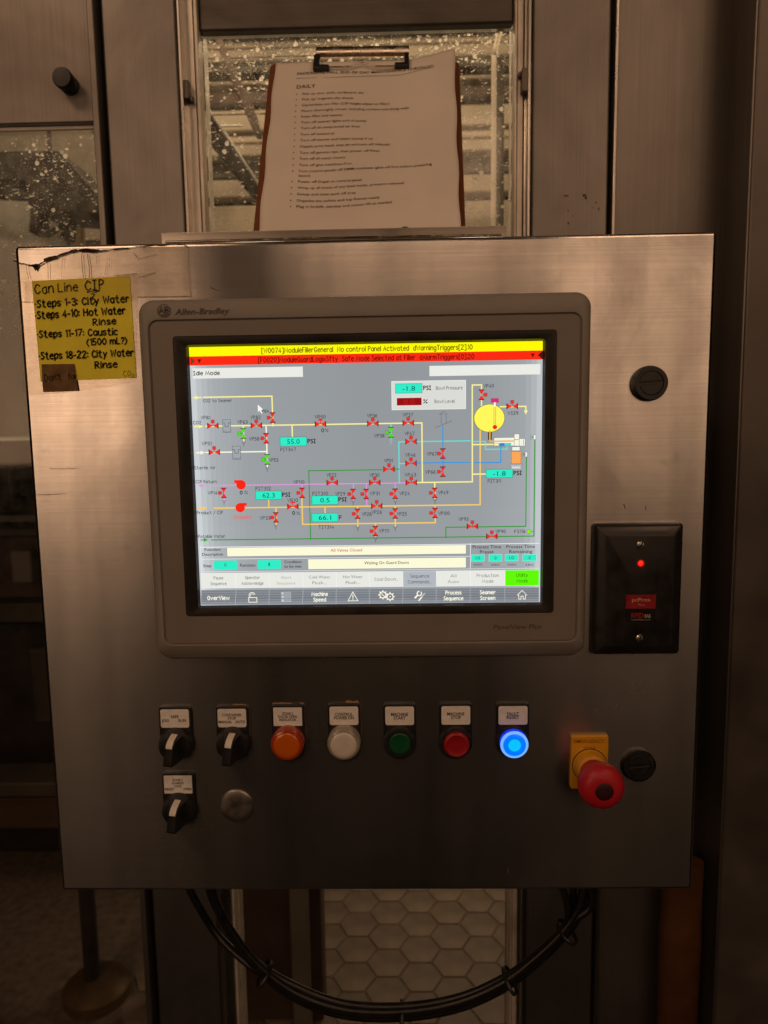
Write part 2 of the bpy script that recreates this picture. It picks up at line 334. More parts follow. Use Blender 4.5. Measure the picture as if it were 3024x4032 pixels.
# ------------------------------------------------------------------ flat print: stroke lettering, drawn shapes
GL = {}
def _g(ch, *st): GL[ch] = st
for ch, st in {
 'A':'0d3n6d 1h5h','B':'0d0n ~0n3n5l3i0i ~0i3i6g3d0d','C':'~6l3n1l0i1f3d6f','D':'0d0n ~0n3n6i3d0d','E':'5n0n0d5d 0i4i','F':'5n0n0d 0i4i','G':'~6l3n1l0i1f3d5e6h 6h3h',
 'H':'0d0n 6d6n 0i6i','I':'0n4n 2n2d 0d4d','J':'~4n4f2d0f','K':'0d0n 5n0h6d','L':'0n0d5d','M':'0d1n4f7n8d','N':'0d0n6d6n','O':'~3n1l0i1f3d5f6i5l3n','P':'0d0n ~0n3n5l3i0i','Q':'~3n1l0i1f3d5f6i5l3n 4f7c',
 'R':'0d0n ~0n3n5l3i0i 2i6d','S':'~5m3n1m1k3i5g4e2d0e','T':'0n6n 3n3d','U':'~0n0g1e3d5e6g6n','V':'0n3d6n','W':'0n2d4l6d8n','X':'0d6n 0n6d','Y':'0n3i6n 3i3d','Z':'0n6n0d6d',
 'a':'~5j3k1j0h1e3d5f 5k5d','b':'0n0d ~0g1j3k5h4e2d0e','c':'~5j3k1j0h1e3d5e','d':'5n5d ~5j3k1j0h1e3d5f','e':'0h5h ~5h4k2k0h1e3d5e','f':'~5m4n3n2l2d 0k4k','g':'~5j3k1j0h1e3d5f ~5k5c4a2a0b',
 'h':'0n0d ~0h2k4k5h5d','i':'0k0d 0m0n','j':'~3k3c2a0b 3m3n','k':'0n0d 4k0g5d','l':'0n0d','m':'0k0d ~0h2k4i4d ~4h6k8i8d','n':'0k0d ~0h2k4k5h5d','o':'~3k1j0h1e3d5e6h5j3k','p':'0k0a ~0h2k4k5h4e2d0e',
 'q':'5k5a ~5j3k1j0h1e3d5f','r':'0k0d ~0h2k4j','s':'~4j2k0j1h3g4f2d0e','t':'~2n2f3d5d 0k4k','u':'~0k0f1d3d5g 5k5d','v':'0k2d5k','w':'0k2d4j6d8k','x':'0k5d 5k0d','y':'0k3d 5k1a','z':'0k5k0d5d',
 '0':'~3n1l0i1f3d5f6i5l3n','1':'0l2n2d','2':'~0l2n5m5k3h0d 0d6d','3':'~0m3n5l4j2i ~2i5h5f3d0e','4':'4d4n0g6g','5':'5n1n0i ~0i3j5h5f3d0e','6':'~5n2l0h1e3d5f4i2i0g','7':'0n6n2d','8':'~3i1k1m3n5m5k3i0g1e3d5e6g3i','9':'~6j3i1k2n4n6k5g3d',
 '.':'0d0e','·':'0h0i',',':'1e0c',':':'0e0f 0j0k','-':'0h3h','/':'0c5n','(':'~3n1k0h1e3b',')':'~0n2k3h2e0b','[':'3n0n0b3b',']':'0n3n3b0b','%':'0d6n ~1n0m1l2m1n ~5f4e5d6e5f','?':'~0l2n4l4j2h2g 2d2e',"'":'0n0l','!':'0n0g 0d0e','@':'0k2d4j6d8k'}.items():
    GL[ch] = st.split()
def _catmull(p, n=4):
    out = []
    q = [p[0]]+p+[p[-1]]
    closed = p[0] == p[-1]
    if closed: q = [p[-2]]+p+[p[1]]
    for i in range(1, len(q)-2):
        a, b, c, d_ = map(np.array, q[i-1:i+3])
        for k in range(n):
            t = k/n; out.append(tuple(.5*((2*b)+(-a+c)*t+(2*a-5*b+4*c-d_)*t*t+(-a+3*b-3*c+d_)*t**3)))
    out.append(p[-1]); return out
def stroke_layout(s):
    """polylines in units where cap height = 10; returns strokes, total width"""
    x = 0; out = []
    for ch in s:
        if ch == ' ': x += 4.5; continue
        mx = 0
        for st in GL.get(ch, ['0d3d']):
            sm = st[0] == '~'; t = st[1:] if sm else st
            pts = [(int(t[i]), ord(t[i+1])-ord('d')) for i in range(0, len(t), 2)]
            mx = max(mx, max(p[0] for p in pts))
            if sm: pts = _catmull([tuple(map(float, p)) for p in pts])
            out.append([(x+px, py) for px, py in pts])
        x += mx+2.4
    return out, x-2.4
_fcache = {}
def font_polys(s, shear=0, bold=0):
    """outline font lettering as triangles, cap height normalised to 10; returns list of polys, width"""
    k = (s, shear, bold)
    if k in _fcache: return _fcache[k]
    cu = bpy.data.curves.new('t', 'FONT'); cu.body = s; cu.size = 10; cu.resolution_u = 2; cu.shear = shear; cu.offset = bold; cu.fill_mode = 'FRONT'
    ob = bpy.data.objects.new('t', cu); me = bpy.data.meshes.new_from_object(ob)
    v = [(p.co.x, p.co.y) for p in me.vertices]; fs = [[v[i] for i in p.vertices] for p in me.polygons]
    bpy.data.objects.remove(ob); bpy.data.curves.remove(cu); bpy.data.meshes.remove(me)
    if not v: return [], 1
    x0 = min(a for a, _ in v); x1 = max(a for a, _ in v)
    sc = 10/7.2
    out = [[((a-x0)*sc, b*sc) for a, b in q] for q in fs]
    _fcache[k] = (out, (x1-x0)*sc); return _fcache[k]
class Flat:
    """flat print: polygons (u,v) with a colour and a layer"""
    def __init__(s): s.p = []
    def poly(s, pts, c, lay): s.p.append((pts, c, lay)); return s
    def rect(s, x0, x1, z0, z1, c, lay): return s.poly([(x0,z0),(x1,z0),(x1,z1),(x0,z1)], c, lay)
    def line(s, pts, w, c, lay, miter=True):
        h = w/2; n = len(pts)
        if n < 2: return s
        P = [np.array(p, float) for p in pts]
        keep = [P[0]]
        for q in P[1:]:
            if np.linalg.norm(q-keep[-1]) > 1e-7: keep.append(q)
        P = keep; n = len(P)
        if n < 2: return s
        T = [(P[i+1]-P[i])/np.linalg.norm(P[i+1]-P[i]) for i in range(n-1)]
        L, Rr = [], []
        for i in range(n):
            if i == 0: t = T[0]; nn = np.array([-t[1], t[0]]); k = 1
            elif i == n-1: t = T[-1]; nn = np.array([-t[1], t[0]]); k = 1
            else:
                n1 = np.array([-T[i-1][1], T[i-1][0]]); n2 = np.array([-T[i][1], T[i][0]]); nn = n1+n2; ln = np.linalg.norm(nn)
                if ln < .35: nn = n2; k = 1
                else: nn = nn/ln; k = min(1.6, 1/max(.3, nn @ n2))
            e = (-T[0] if i == 0 else T[-1] if i == n-1 else np.zeros(2))*h*.5
            L.append(P[i]+nn*h*k+e); Rr.append(P[i]-nn*h*k+e)
        for i in range(n-1): s.poly([tuple(Rr[i]), tuple(Rr[i+1]), tuple(L[i+1]), tuple(L[i])], c, lay)
        return s
    def circ(s, x, z, rx, rz, c, lay, n=28): return s.poly([(x+rx*math.cos(2*math.pi*i/n), z+rz*math.sin(2*math.pi*i/n)) for i in range(n)], c, lay)
    def ring(s, x, z, r_, w, c, lay, a0=0, a1=360, n=28): return s.line([(x+r_*math.cos(R(a0+(a1-a0)*i/n)), z+r_*math.sin(R(a0+(a1-a0)*i/n))) for i in range(n+1)], w, c, lay)
    def text(s, t, p0, p1, h, c, lay, w=.13, font=False, bold=0, shear=0, bow=0, jit=0, slant=0):
        """lettering from p0 (start of the baseline) to p1 (its end), cap height h"""
        p0 = np.array(p0, float); p1 = np.array(p1, float); L = np.linalg.norm(p1-p0); ux = (p1-p0)/L; uz = np.array([-ux[1], ux[0]])
        if font: polys, W_ = font_polys(t, shear, bold)
        else: polys, W_ = stroke_layout(t)
        def mp(q):
            fx = q[0]/W_; b = bow*(fx*fx-fx)
            return tuple(p0+ux*(fx*L+slant*q[1]/10*h)+uz*(q[1]/10*h+b))
        if font:
            for q in polys: s.poly([mp(a) for a in q], c, lay)
        else:
            for st in polys:
                j = (random.uniform(-jit, jit), random.uniform(-jit, jit))
                s.line([mp((a[0]+j[0]+random.uniform(-jit, jit)*.3, a[1]+j[1]+random.uniform(-jit, jit)*.3)) for a in st], w*h, c, lay)
        return s
    def ctext(s, t, c0, width, h, c, lay, **kw):
        return s.text(t, (c0[0]-width/2, c0[1]-h/2), (c0[0]+width/2, c0[1]-h/2), h, c, lay, **kw)
    def build(s, name, mapper, mat, parent, flip=False):
        vs = []; fs = []; cs = []
        for pts, c, lay in s.p:
            b = len(vs); vs += [mapper(u, v, lay) for u, v in pts]; fs.append(tuple(range(b, b+len(pts)))); cs += [c]*len(pts)
        base = BASE[parent.name]
        me = bpy.data.meshes.new(name); me.from_pydata([tuple(np.array(p)-base) for p in vs], [], fs); me.materials.append(mat)
        a = me.color_attributes.new('Col', 'FLOAT_COLOR', 'CORNER')
        arr = np.ones((len(me.loops), 4), dtype=np.float32); k = 0
        flatc = []
        for c in cs: flatc.append((*c, 1))
        arr[:] = np.array(flatc, dtype=np.float32); a.data.foreach_set('color', arr.ravel())
        me.update()
        o = bpy.data.objects.new(name, me); col.objects.link(o); o.parent = parent; BASE[o.name] = base
        return o
def face_map(Y, step=.00004):       # print on a plane facing the camera side
    return lambda u, v, lay: (u, Y-step*(lay+1), v)
INK = lin(40, 34, 30)

# ================================================================== SETTING: floor with hexagonal tiles
fl = MB(); fl.box(-2.5, 2.5, .2, 3.2, -.05, 0); floor = fl.build('floor', M['grout'], loc=(0, 0, -.05)); tag(floor, kind='structure')
BASE[floor.name] = np.array([0, 0, -.05])
A_HEX = .0605
hexm = MB()
rg = []
for rr_, zz in ((A_HEX-.003, 0.0), (A_HEX-.003, .0016), (A_HEX-.0048, .0028)):
    rg.append([(rr_*math.cos(R(60*i)), rr_*math.sin(R(60*i)), zz) for i in range(6)])
hexm.loft(rg)
tx0, tz0 = None, None
c0 = at_full(500+1065/.8295, 3300+410/.8295, 0); s_ = None
dv = ray_full(500+1065/.8295, 3300+410/.8295); t_ = -CAM[2]/dv[2]; c0 = CAM+t_*dv
hx = None
for i in range(-9, 8):
    for j in range(-7, 7):
        x = c0[0]+i*1.5*A_HEX; y = c0[1]+(j+(i % 2)*.5)*math.sqrt(3)*A_HEX
        if not (-.75 < x < .75 and .62 < y < 1.95): continue
        if hx is None:
            o = hexm.build('floor_tile', M['tile'], loc=(0, 0, 0)); hx = o
        else:
            o = hx.copy(); col.objects.link(o)
        o.parent = floor; o.location = (x, y, .05+random.uniform(-.0006, .0006)); o.rotation_euler = (random.uniform(-.006, .006), random.uniform(-.006, .006), random.uniform(-.01, .01))

# ================================================================== MACHINE GUARD: posts, doors, windows
YP = .31
def xg(vx, vy=300, Y=YP): return V(vx, vy, Y)[0]
ZT = 2.32
# left post
lp0, lp1 = xg(221, 100), xg(383, 100)
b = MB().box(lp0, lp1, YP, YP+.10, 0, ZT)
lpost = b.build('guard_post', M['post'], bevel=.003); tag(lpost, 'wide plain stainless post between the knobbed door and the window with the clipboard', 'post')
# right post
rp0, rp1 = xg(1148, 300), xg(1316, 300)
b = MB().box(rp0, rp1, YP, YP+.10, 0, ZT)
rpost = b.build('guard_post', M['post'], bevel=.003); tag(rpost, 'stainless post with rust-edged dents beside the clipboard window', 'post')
rx_, rz_ = V(1232, 430, YP)
fl_ = Flat()
for (zx, zy, sx, sz, c) in ((590,1135,14,9,(60,32,18)),(600,1150,8,12,(80,44,25)),(485,1138,20,7,(120,72,42)),(497,1224,7,6,(120,66,34)),(525,1255,4,7,(115,70,40)),(499,1298,8,9,(112,58,28)),(660,1178,5,8,(90,52,30)),(675,1215,6,12,(112,66,36)),(640,1208,6,5,(118,70,40))):
    vx, vy = (1900+zx/1.476)/1.82278, zy/1.476/1.82278
    x, z = V(vx, vy, YP); k = .00022*1.4/1.476*.9
    fl_.poly([(x+sx*k*math.cos(a)*random.uniform(.6, 1.2), z+sz*k*math.sin(a)*random.uniform(.6, 1.2)) for a in [2*math.pi*i/11 for i in range(11)]], lin(*c), 1)
fl_.build('rust_marks', face_map(YP-.0002), M['ink'], rpost)['kind'] = 'stuff'

# left door: frame with folded edge, upper panel, knob, glass
dE0, dE1 = xg(199, 100), xg(213, 100)
door = empty('guard_door', (dE0-.45, YP+.02, .06), 'guard door with a black knob on its steel upper panel over splashed glass', 'door')
MB().box(dE0, dE1, YP-.012, YP+.03, .06, ZT).build('door_edge', M['cover'], door, bevel=.0012)
zg1 = V(100, 272, YP+.012)[1]
MB().box(dE0-.55, dE0-.0008, YP+.004, YP+.03, zg1, ZT-.1).build('upper_panel', M['cover'], door, bevel=.002)
MB().box(dE0-.55, dE0-.0008, YP+.002, YP+.034, ZT-.098, ZT).build('top_rail', M['cover'], door, bevel=.002)
MB().box(dE0-.55, dE0-.0008, YP+.006, YP+.032, .06, .20).build('bottom_rail', M['cover'], door, bevel=.002)
MB().box(dE0-.55, dE0-.0008, YP+.016, YP+.022, .2005, zg1-.0005).build('glass_pane', M['glass'], door)
# white strip painting the shine of the glass edge under the panel
MB().box(dE0-.55, dE0-.001, YP+.0125, YP+.0155, zg1-.004, zg1-.0006).build('edge_shine', M['white_strip'], door)
kx, kz = V(152, 186, YP+.004)
kb = MB(); kb.smooth = True
kb.lathe(kx, kz, [(.0115, YP+.0045), (.0115, YP-.002), (.0095, YP-.004), (.0095, YP-.008), (.0120, YP-.010), (.0124, YP-.018), (.0112, YP-.021), (.005, YP-.0215)], 28)
kn = kb.build('door_knob', M['black_plastic'], door, smooth=True)
# gaskets
MB().box(dE1+.0005, lp0-.0005, YP+.012, YP+.05, .06, ZT).build('door_gasket', M['black_gap'], door)

# centre window between the posts
cw0, cw1 = xg(384, 100), xg(1147, 300)
win = empty('machine_window', ((cw0+cw1)/2, YP+.03, .06), 'splashed machine window in a ridged steel frame behind the clipboard', 'window')
def vbar(name, v0, v1, y0, y1, z0, z1, mat, vy=100, bev=.001, par=win):
    return MB().box(xg(v0, vy, y0), xg(v1, vy, y0), y0, y1, z0, z1).build(name, mat, par, bevel=bev)
for (a, b_, y0, y1, m_) in ((384, 391, YP-.010, YP+.05, 'frame'), (395.5, 419.5, YP+.006, YP+.05, 'frame'), (420.3, 428, YP+.001, YP+.05, 'lit_frame')):
    vbar('frame_rail', a, b_, y0, y1, .06, ZT, M[m_])
for (a, b_, y0, y1, m_) in ((1111.5, 1116, YP+.001, YP+.05, 'lit_frame'), (1116.4, 1129.5, YP+.004, YP+.05, 'lit_frame'), (1131.5, 1138.5, YP+.006, YP+.05, 'frame'), (1140, 1146.5, YP-.010, YP+.05, 'frame')):
    vbar('frame_rail', a, b_, y0, y1, .06, ZT, M[m_], 300)
gx0, gx1 = xg(428.5, 100, YP+.002), xg(1111.0, 300, YP)
ztop = V(770, 62, YP+.012)[1]
MB().box(gx0, gx1, YP+.008, YP+.027, ztop, ZT).build('header_bar', M['header'], win, bevel=.003)
MB().box(gx0, gx1, YP+.020, YP+.027, .101, ztop-.0005).build('glass_pane', M['glass'], win)
MB().box(gx0, gx1, YP+.010, YP+.045, .06, .10).build('sill', M['frame'], win, bevel=.002)
# latches on the frame
lx, lz = V(405, 200, YP+.004)
MB().box(lx-.0035, lx+.004, YP-.006, YP+.010, lz-.011, lz+.011).box(lx+.0045, lx+.008, YP-.003, YP+.010, lz-.013, lz-.006).build('latch', M['darksteel'], win, bevel=.001)
lx, lz = V(1131, 180, YP+.004)
MB().box(lx-.004, lx+.005, YP-.008, YP+.012, lz-.014, lz+.013).box(lx-.007, lx-.0045, YP-.004, YP+.010, lz+.004, lz+.011).build('latch', M['darksteel'], win, bevel=.0012)

# right cover: flange, curved sheet
cov = empty('side_cover', (xg(1450), YP+.02, .06), 'broad plain stainless cover sheet with a folded edge beside the dented post', 'cover')
MB().box(xg(1322, 300), xg(1329, 300), YP-.008, YP+.03, .06, ZT).build('folded_edge', M['frame'], cov, bevel=.001)
MB().box(rp1+.0005, xg(1322, 300)-.0005, YP+.010, YP+.04, .06, ZT).build('gap_seal', M['black_gap'], cov)
pts = []
xa, xb = xg(1329.5, 300), xg(1594, 300)
n = 16
for i in range(n+1):
    t = i/n; pts.append((xa+(xb-xa)*t, YP+.004+.022*max(0, (t-.45)/.55)**2.2))
rings = [[(x, y, .06) for x, y in pts]+[(x, y+.004, .06) for x, y in pts[::-1]], [(x, y, ZT) for x, y in pts]+[(x, y+.004, ZT) for x, y in pts[::-1]]]
MB().loft(rings).build('sheet', M['cover'], cov, smooth=True)
# dark column on the far right
yc = .27
c0_ = V(1626, 300, yc)[0]
colm = empty('steel_column', (c0_+.12, yc+.1, 0), 'dark steel column with one lit corner edge beside the broad cover sheet', 'column')
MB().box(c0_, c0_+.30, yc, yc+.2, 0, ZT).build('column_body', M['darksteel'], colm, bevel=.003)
MB().box(c0_-.0030, c0_-.0002, yc-.001, yc+.12, 0, ZT).build('lit_corner', M['cover'], colm, bevel=.001)  # lighter strip paints the light along the corner
MB().box(xb+.0008, c0_-.0035, yc+.115, yc+.13, 0, ZT).build('gap_shade', M['black_gap'], colm)  # black sheet painting the shade of the deep gap
# orange duct low on the right, in front of the cover
ox0, ox1 = V(1424, 2050, .285)[0], V(1512, 2050, .285)[0]
od = MB(); zz = .02
rings = []
for k, z in enumerate((.02, .2, .4, .5, .58, .66, .73, .79, .85, .90)):
    w_ = 1+.03*math.sin(k*2.1)
    rings.append([((ox0+ox1)/2+(ox1-ox0)/2*w_*math.cos(2*math.pi*i/20), .285+.018*math.sin(2*math.pi*i/20), z) for i in range(20)])
od.loft(rings)
odo = od.build('hanging_duct', M['orange'], smooth=True); tag(odo, 'orange flexible duct standing against the cover below the control cabinet', 'duct')

# water drops and splash marks on the two panes
def drops(name, par, x0, x1, z0, z1, Y, n, dens):
    v = []; f_ = []
    for k in range(n):
        for _ in range(20):
            x = random.uniform(x0, x1); z = random.uniform(z0, z1)
            if random.random() < dens(x, z): break
        big = random.random(); rr_ = .00036+.0030*big**7; kind = random.random()
        if rr_ > .0007 and kind < .8: a0 = R(random.uniform(180, 235)); a1 = a0+R(random.uniform(80, 180)); w_ = rr_*random.uniform(.3, .55)  # crescents shape the light caught on each drop's lower rim
        else: a0 = 0; a1 = R(360); w_ = rr_*.9; rr_ *= .5
        seg = 8; b = len(v); sq = random.uniform(.6, 1.2); ph = random.uniform(0, 6)
        for i in range(seg+1):
            a = a0+(a1-a0)*i/seg; q = w_*(math.sin(math.pi*i/seg)*.9+.15) if a0 else w_; ro = rr_*(1+.22*math.sin(3*a+ph)+random.uniform(-.1, .1))
            v.append((x+(ro+q*.5)*math.cos(a), Y, z+(ro+q*.5)*math.sin(a)*sq)); v.append((x+(ro-q*.5)*math.cos(a), Y, z+(ro-q*.5)*math.sin(a)*sq)); v.append((x+ro*math.cos(a), Y-q*.35, z+ro*math.sin(a)*sq))
        for i in range(seg):
            p = b+3*i
            f_.append((p, p+3, p+5, p+2)); f_.append((p+2, p+5, p+4, p+1))
    m_ = MB(); m_.add(v, f_); o = m_.build(name, M['drop'], par, smooth=False, recalc=True); o['kind'] = 'stuff'; return o
zc = V(400, 150, YP)[1]
drops('drops_and_glints', win, gx0+.002, gx1-.002, 1.70, ztop-.003, YP+.0198, 7500, lambda x, z: .35+.65*math.exp(-((z-1.965)/.035)**2)+.25*math.sin(x*37)*math.sin(z*53))
drops('drops_and_glints', door, dE0-.16, dE0-.003, 1.62, zg1-.006, YP+.0158, 2300, lambda x, z: .5+.5*math.sin(x*60+z*40)*math.sin(z*47))

# ================================================================== inside the machine (seen through the panes)
def poly3(name, pts_view, Y, th, mat, par=None, bev=.004):
    pts = [V(a, b_, Y) for a, b_ in pts_view]
    return MB().prism(pts[::-1], Y, Y+th).build(name, mat, par, bevel=bev)
def cr(zx, zy): return (zx/3.456/1.82278, (450+zy/3.456)/1.82278)         # crop of the left pane
def cc(zx, zy): return ((760+zx/2.6333)/1.82278, (80+zy/2.6333)/1.82278)  # crop of the middle pane, left
def cd(zx, zy): return ((1760+zx/2.5125)/1.82278, (80+zy/2.5125)/1.82278) # crop of the middle pane, right
# back wall of the machine enclosure
bw = MB().box(-1.6, 1.5, 2.20, 2.25, 0, 3.2).build('machine_back_wall', M['machine_pale']); tag(bw, 'pale steel back wall inside the machine enclosure', 'wall')
rf = MB().box(-1.6, 1.5, .42, 2.195, 3.0, 3.05).build('machine_roof', M['machine_grey']); tag(rf, kind='structure'); rf.name = 'ceiling'
# hood seen through the left pane
Yh = 1.05
hood = empty('seamer_hood', (V(*cr(700, 900), Yh)[0], Yh+.1, V(*cr(700, 1700), Yh)[1]), 'dark angular steel hood behind the knobbed door glass', 'machine hood')
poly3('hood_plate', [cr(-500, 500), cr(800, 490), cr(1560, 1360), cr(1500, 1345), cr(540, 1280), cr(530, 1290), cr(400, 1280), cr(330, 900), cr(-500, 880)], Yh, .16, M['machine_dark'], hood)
poly3('hanging_bracket', [cr(410, 1270), cr(535, 1270), cr(545, 1610), cr(380, 1600)], Yh+.02, .05, M['machine_dark'], hood)
poly3('hanging_bracket', [cr(860, 1330), cr(930, 1330), cr(900, 1690), cr(805, 1690)], Yh+.03, .05, M['machine_dark'], hood)
p = V(*cr(682, 150), Yh+.05); q = V(*cr(682, 520), Yh+.05)
MB().tube([(p[0], Yh+.05, p[1]+.25), (q[0], Yh+.05, q[1])], .0045, 10).build('hanger_rod', M['machine_dark'], hood, smooth=True)
hood.location = hood.location
# round machine body, tubes
Yb = 1.30
px_, pz_ = V(*cr(-150, 1500), Yb)
bm_ = MB(); bm_.smooth = True
bm_.loft([[(px_+.14*r_*math.cos(2*math.pi*i/36), Yb+.10+.14*r_*math.sin(2*math.pi*i/36), z) for i in range(36)] for r_, z in ((.9, 1.4805), (.9, pz_-.12), (1, pz_-.10), (1.05, pz_+.03), (.95, pz_+.08), (.6, pz_+.12), (.2, pz_+.13))])
to = bm_.build('machine_turret', M['machine_grey'], smooth=True); tag(to, 'dull grey round machine turret behind the lower corner of the knobbed door glass', 'machine part')
def tube_v(name, pts, Y, rad, mat, label, cat):
    P = [V(*a, Y) for a in pts]; P = _catmull([tuple(x) for x in P], 6)
    o = MB().tube([(x, Y, z) for x, z in P], rad, 10).build(name, mat, smooth=True); tag(o, label, cat); return o
tube_v('air_hose', [cr(530, 1360), cr(590, 1440), cr(620, 1560), cr(610, 1690), cr(600, 2100)], 1.12, .006, M['tube_pale'], 'pale yellow curved hose hanging beside the dark hood bracket', 'hose')
tube_v('green_hose', [cr(640, 1650), cr(720, 1600), cr(830, 1520), cr(880, 1480)], 1.14, .007, M['tube_green'], 'short green hose running between the two hood brackets', 'hose')
tube_v('steel_pipe', [cr(1020, 1330), cr(1022, 1500), cr(1024, 1700), cr(1030, 2300)], 1.2, .012, M['tube_pale'], 'thick pale vertical pipe under the slanted end of the dark hood', 'pipe')
tube_v('steel_pipe', [cr(1120, 1400), cr(1125, 1550), cr(1130, 1690), cr(1140, 2300)], 1.22, .006, M['tube_pale'], 'thin pale vertical pipe beside a thicker one under the hood', 'pipe')
# table / rail seen below the hood through the left pane, down the side of the cabinet
def hrail(name, vyc, v0, v1, Y, th, dep, mat, label, cat, group=None):
    z = V((v0+v1)/2, vyc, Y)[1]; x0, x1 = V(v0, vyc, Y)[0], V(v1, vyc, Y)[0]
    o = MB().box(x0, x1, Y, Y+dep, z-th/2, z+th/2).build(name, mat, bevel=.003); tag(o, label, cat, group); return o
tb = empty('filler_table', (-.75, 1.3, 0), 'dim machine table with rails seen through the door glass beside the cabinet', 'machine table')
def tpart(name, vy0, vy1, Y, dep, mat, v0=-260, v1=420):
    z1, z0 = V(60, vy0, Y)[1], V(60, vy1, Y)[1]; x0, x1 = V(v0, vy0, Y)[0], V(v1, vy0, Y)[0]
    MB().box(x0, x1, Y, Y+dep, z0, z1).build(name, mat, tb, bevel=.004)
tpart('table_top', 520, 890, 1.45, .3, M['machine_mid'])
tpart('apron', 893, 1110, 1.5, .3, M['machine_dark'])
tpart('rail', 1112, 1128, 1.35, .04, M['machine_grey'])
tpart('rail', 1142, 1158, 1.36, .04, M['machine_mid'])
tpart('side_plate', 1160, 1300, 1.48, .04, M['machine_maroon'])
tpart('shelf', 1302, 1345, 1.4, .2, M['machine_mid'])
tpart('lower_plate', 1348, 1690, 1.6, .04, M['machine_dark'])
tpart('conveyor_edge', 1692, 1722, 1.2, .12, M['machine_mid'], -260, 192)
tpart('lower_apron', 1724, 1790, 1.25, .05, M['machine_maroon'], -260, 190)
for k, (va, vb, y0, y1, yy_, m_) in enumerate(((-40, 14, 640, 880, 1.30, 'machine_dark'), (40, 62, 560, 860, 1.34, 'machine_grey'), (70, 95, 700, 1060, 1.42, 'machine_dark'), (8, 30, 930, 1100, 1.44, 'machine_grey'), (20, 70, 1190, 1260, 1.40, 'machine_grey'), (60, 130, 1400, 1560, 1.5, 'machine_mid'))):
    p = V(va, y0, yy_); q = V(vb, y1, yy_); MB().box(p[0], q[0], yy_, yy_+.05, q[1], p[1]).build('bracket', M[m_], tb, bevel=.006)
for lx_ in (-1.05, -.45):
    MB().box(lx_, lx_+.05, 1.65, 1.70, 0, 1.2).build('leg', M['machine_dark'], tb)
p = V(24, 770, 1.35)
wl = MB(); wl.smooth = True; wl.lathe(p[0], p[1], [(.030, 1.449), (.030, 1.43), (.022, 1.42), (.022, 1.428)], 24); wl.build('hub', M['machine_pale'], tb, smooth=True)
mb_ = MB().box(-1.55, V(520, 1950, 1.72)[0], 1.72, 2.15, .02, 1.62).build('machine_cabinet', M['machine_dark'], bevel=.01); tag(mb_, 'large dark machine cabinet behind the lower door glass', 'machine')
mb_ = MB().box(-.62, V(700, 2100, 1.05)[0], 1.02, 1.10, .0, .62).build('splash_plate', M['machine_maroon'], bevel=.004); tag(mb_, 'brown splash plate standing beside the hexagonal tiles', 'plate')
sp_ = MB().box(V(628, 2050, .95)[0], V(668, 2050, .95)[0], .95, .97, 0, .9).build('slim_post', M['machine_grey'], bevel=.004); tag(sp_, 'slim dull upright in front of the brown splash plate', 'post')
dk = MB().box(-1.55, 1.45, .50, 2.15, 1.44, 1.48).build('light_baffle', M['machine_grey'], bevel=.004); tag(dk, 'flat steel plate added to shade the lower inside from the lamps above', 'light baffle')  # added plate that blocks the upper lamps from the space below
# levelling foot below
dv = ray_full(208*1.82278, 2113*1.82278); t_ = (.05-CAM[2])/dv[2]; fp = CAM+t_*dv
ft = empty('levelling_foot', (fp[0], fp[1], 0), 'round brass-brown machine foot on the floor behind the low door glass', 'machine foot')
fb = MB(); seg = 36
fb.loft([[(fp[0]+r_*math.cos(2*math.pi*i/seg), fp[1]+r_*math.sin(2*math.pi*i/seg), z) for i in range(seg)] for r_, z in ((.085, .0035), (.085, .03), (.07, .045), (.03, .055))]); fb.build('base_disc', M['foot_brass'], ft, smooth=True)
MB().tube([(fp[0]-.01, fp[1], .055), (fp[0]-.01, fp[1], .5)], .02, 14).build('spindle', M['machine_dark'], ft, smooth=True)

# louvred machinery behind the middle pane
Yl = 1.75
lv = empty('louvred_guard', (.05, Yl+.1, 0), 'blurred stack of horizontal machine louvres behind the clipboard window', 'machine guard')
def band(y0, y1, mat, Y=Yl, dep=.06, v0=395, v1=1160):
    z1, z0 = V(780, y0, Y)[1], V(780, y1, Y)[1]; x0, x1 = V(v0, y0, Y)[0], V(v1, y0, Y)[0]
    MB().box(x0, x1, Y, Y+dep, z0, z1).build('louvre', mat, lv, bevel=.006)
def vy_d(zy): return cd(0, zy)[1]
for (a, b_, m_, dy) in ((-60, 100, 'machine_mid', 0), (104, 245, 'louvre_tan', .05), (250, 375, 'louvre_tan', .02), (380, 490, 'machine_mid', .04), (493, 560, 'machine_dark', .1), (563, 603, 'louvre_tan', .0), (606, 850, 'machine_maroon', .12), (853, 1070, 'louvre_tan', .0), (1073, 1100, 'machine_dark', .06), (1103, 1190, 'louvre_tan', .02), (1194, 1320, 'louvre_tan', -.03), (1325, 1540, 'machine_mid', .02), (1545, 1730, 'louvre_tan', -.05), (1734, 1800, 'machine_dark', .03), (1803, 2500, 'louvre_tan', -.08)):
    band(vy_d(a), vy_d(b_), M[m_], Yl+dy)
# diagonal brace, with light upper edge
Yd = .95
br = empty('diagonal_brace', (V(*cc(400, 1400), Yd)[0], Yd, V(*cc(660, 2000), Yd)[1]), 'dark diagonal steel brace crossing behind the clipboard window', 'brace')
poly3('brace_bar', [cc(-60, 600), cc(300, 1120), cc(660, 1660), cc(1100, 2320), cc(960, 2320), cc(620, 1850), cc(220, 1330), cc(-60, 1010)], Yd, .04, M['machine_dark'], br)
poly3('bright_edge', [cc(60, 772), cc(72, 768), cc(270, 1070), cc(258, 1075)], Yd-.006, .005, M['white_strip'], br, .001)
poly3('bright_edge', [cc(318, 1150), cc(330, 1146), cc(664, 1650), cc(654, 1660)], Yd-.006, .005, M['white_strip'], br, .001)
